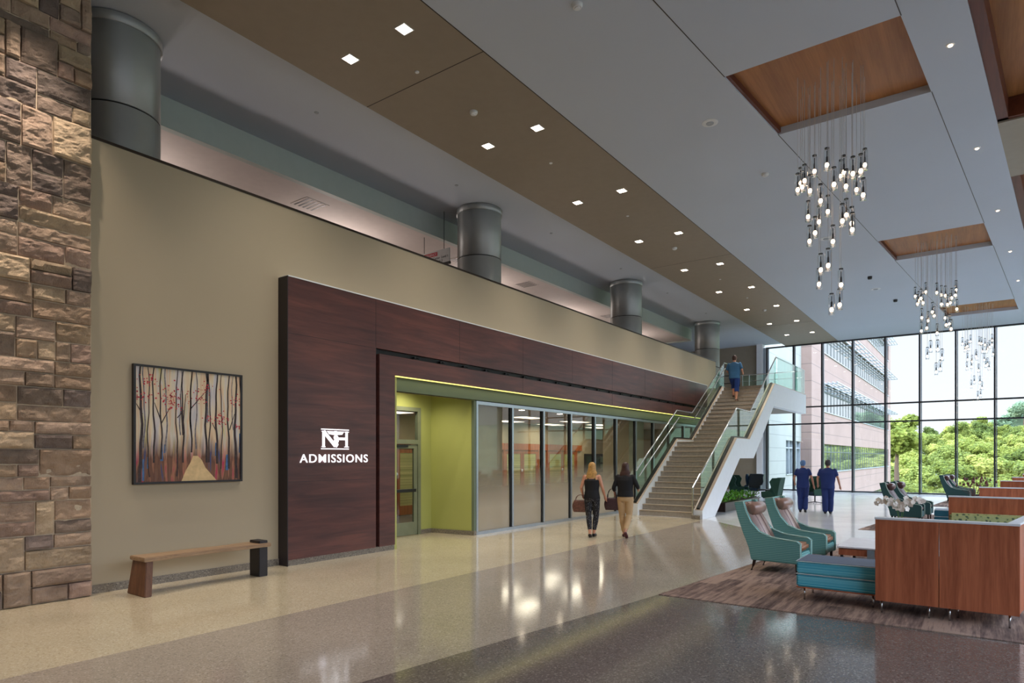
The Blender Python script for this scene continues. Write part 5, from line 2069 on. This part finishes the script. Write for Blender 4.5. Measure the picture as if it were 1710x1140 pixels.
M_tl3 = leaf_mat('hazed_canopy', ((104, 130, 104), (130, 152, 120), (150, 170, 136)))  # distance haze mixed into these pale leaf colours
M_barkt = plain('tree_bark', (92, 76, 62), .9)
rt = random.Random(9)
def crown_mesh(name, mat, n, rx, rz, leaf, lobes=16, conif=False):
    bm = B()
    L = [(Vector((0, 0, 0)), .8)]
    for _ in range(lobes):
        L.append((Vector((rt.uniform(-.55, .55) * rx, rt.uniform(-.55, .55) * rx, rt.uniform(-.35, .6) * rz)), rt.uniform(.25, .5)))
    for _ in range(n):
        c, f = rt.choice(L)
        d = Vector((rt.gauss(0, 1), rt.gauss(0, 1), rt.gauss(0, 1))).normalized()
        p = c + Vector((d.x * rx * .62, d.y * rx * .62, d.z * rz * .6)) * f * rt.uniform(.75, 1.25)
        nn = (d + Vector((rt.gauss(0, .4), rt.gauss(0, .4), rt.gauss(0, .4)))).normalized()
        a, b = frame_of(nn)
        s = leaf * rt.uniform(.6, 1.3)
        vs = [bm.verts.new(p + a * s), bm.verts.new(p + b * s * .7), bm.verts.new(p - a * s), bm.verts.new(p - b * s * .7)]
        bm.faces.new(vs)
    # inner dark mass keeps the crown opaque
    for c, f in L:
        m = Matrix.Translation(c) @ Matrix.Diagonal((rx * .52 * f, rx * .52 * f, rz * .5 * f, 1))
        bmesh.ops.create_icosphere(bm, subdivisions=1, radius=1, matrix=m)
    me = bpy.data.meshes.new(name); bm.to_mesh(me); bm.free()
    me.materials.append(mat)
    return me
crowns = [crown_mesh('tree_crown', M_tl, 4200, 4.4, 4.2, .24), crown_mesh('tree_crown', M_tl, 4200, 5.0, 3.6, .24), crown_mesh('tree_crown', M_tl2, 3800, 3.8, 4.6, .24), crown_mesh('tree_crown', M_tl, 3600, 3.6, 3.4, .2)]
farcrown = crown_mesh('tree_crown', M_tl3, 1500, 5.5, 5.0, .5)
bm = B()
add_tube(bm, [(0, 0, -8), (.1, 0, -4), (0, .1, 0)], [.35, .26, .12], 8)
me_tr = bpy.data.meshes.new('trunk'); bm.to_mesh(me_tr); bm.free(); me_tr.materials.append(M_barkt)
def tree(x, y, z, me, sc, label, group):
    t = thing('tree', label, 'tree', (x, y, z - 4.5 * sc - .3), rt.uniform(0, 6), group)
    c = bpy.data.objects.new('crown', me); COL.objects.link(c); c.parent = t
    c.location = (0, 0, 4.5 * sc); c.scale = (sc,) * 3
    k = bpy.data.objects.new('trunk', me_tr); COL.objects.link(k); k.parent = t
    k.location = (0, 0, 4.5 * sc); k.scale = (sc,) * 3
ntree = 0
r = 104.0
while r < 332:
    x = max(-.125 * r, -.098 * r - 2 if r > 93 else -7)
    step = 4.2 + r * .012
    while x < r * .12 + 2:
        xx = x + rt.uniform(-1.3, 1.3); yy = r + rt.uniform(-4, 4)
        sc = rt.uniform(.8, 1.2)
        tree(xx, yy, terrain(xx, yy) + 4.6 * sc, rt.choice(crowns), sc, 'leafy green tree in the wooded hillside beyond the far glass wall', 'trees covering the hillside')
        ntree += 1
        x += step
    r += 7.0 + r * .014
def ridge_top(x):
    return max(4, 37 - max(0, 18 - x) * .95) + 2 * math.sin(x * .35)
for k in range(14):
    x = -12 + k * 5.0 + rt.uniform(-1, 1); y = 520 + rt.uniform(-6, 6)
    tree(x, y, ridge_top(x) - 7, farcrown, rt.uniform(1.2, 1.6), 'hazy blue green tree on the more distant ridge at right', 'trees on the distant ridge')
bm = B()
pr = [(-30, -10)] + [(x, ridge_top(x) - 9) for x in range(-28, 130, 4)] + [(130, -60), (-30, -60)]
add_prism(bm, pr, 'y', 528, 560)
struct('ground_far_ridge', bm, plain('hazed_ridge_ground', (126, 150, 122), .9))  # ridge colour paled and blued for distance haze
tree(-11.0, 122, 5.5, crowns[0], 1.25, 'pale loose tree rising beside the end of the pink wing', 'tree beside the wing')
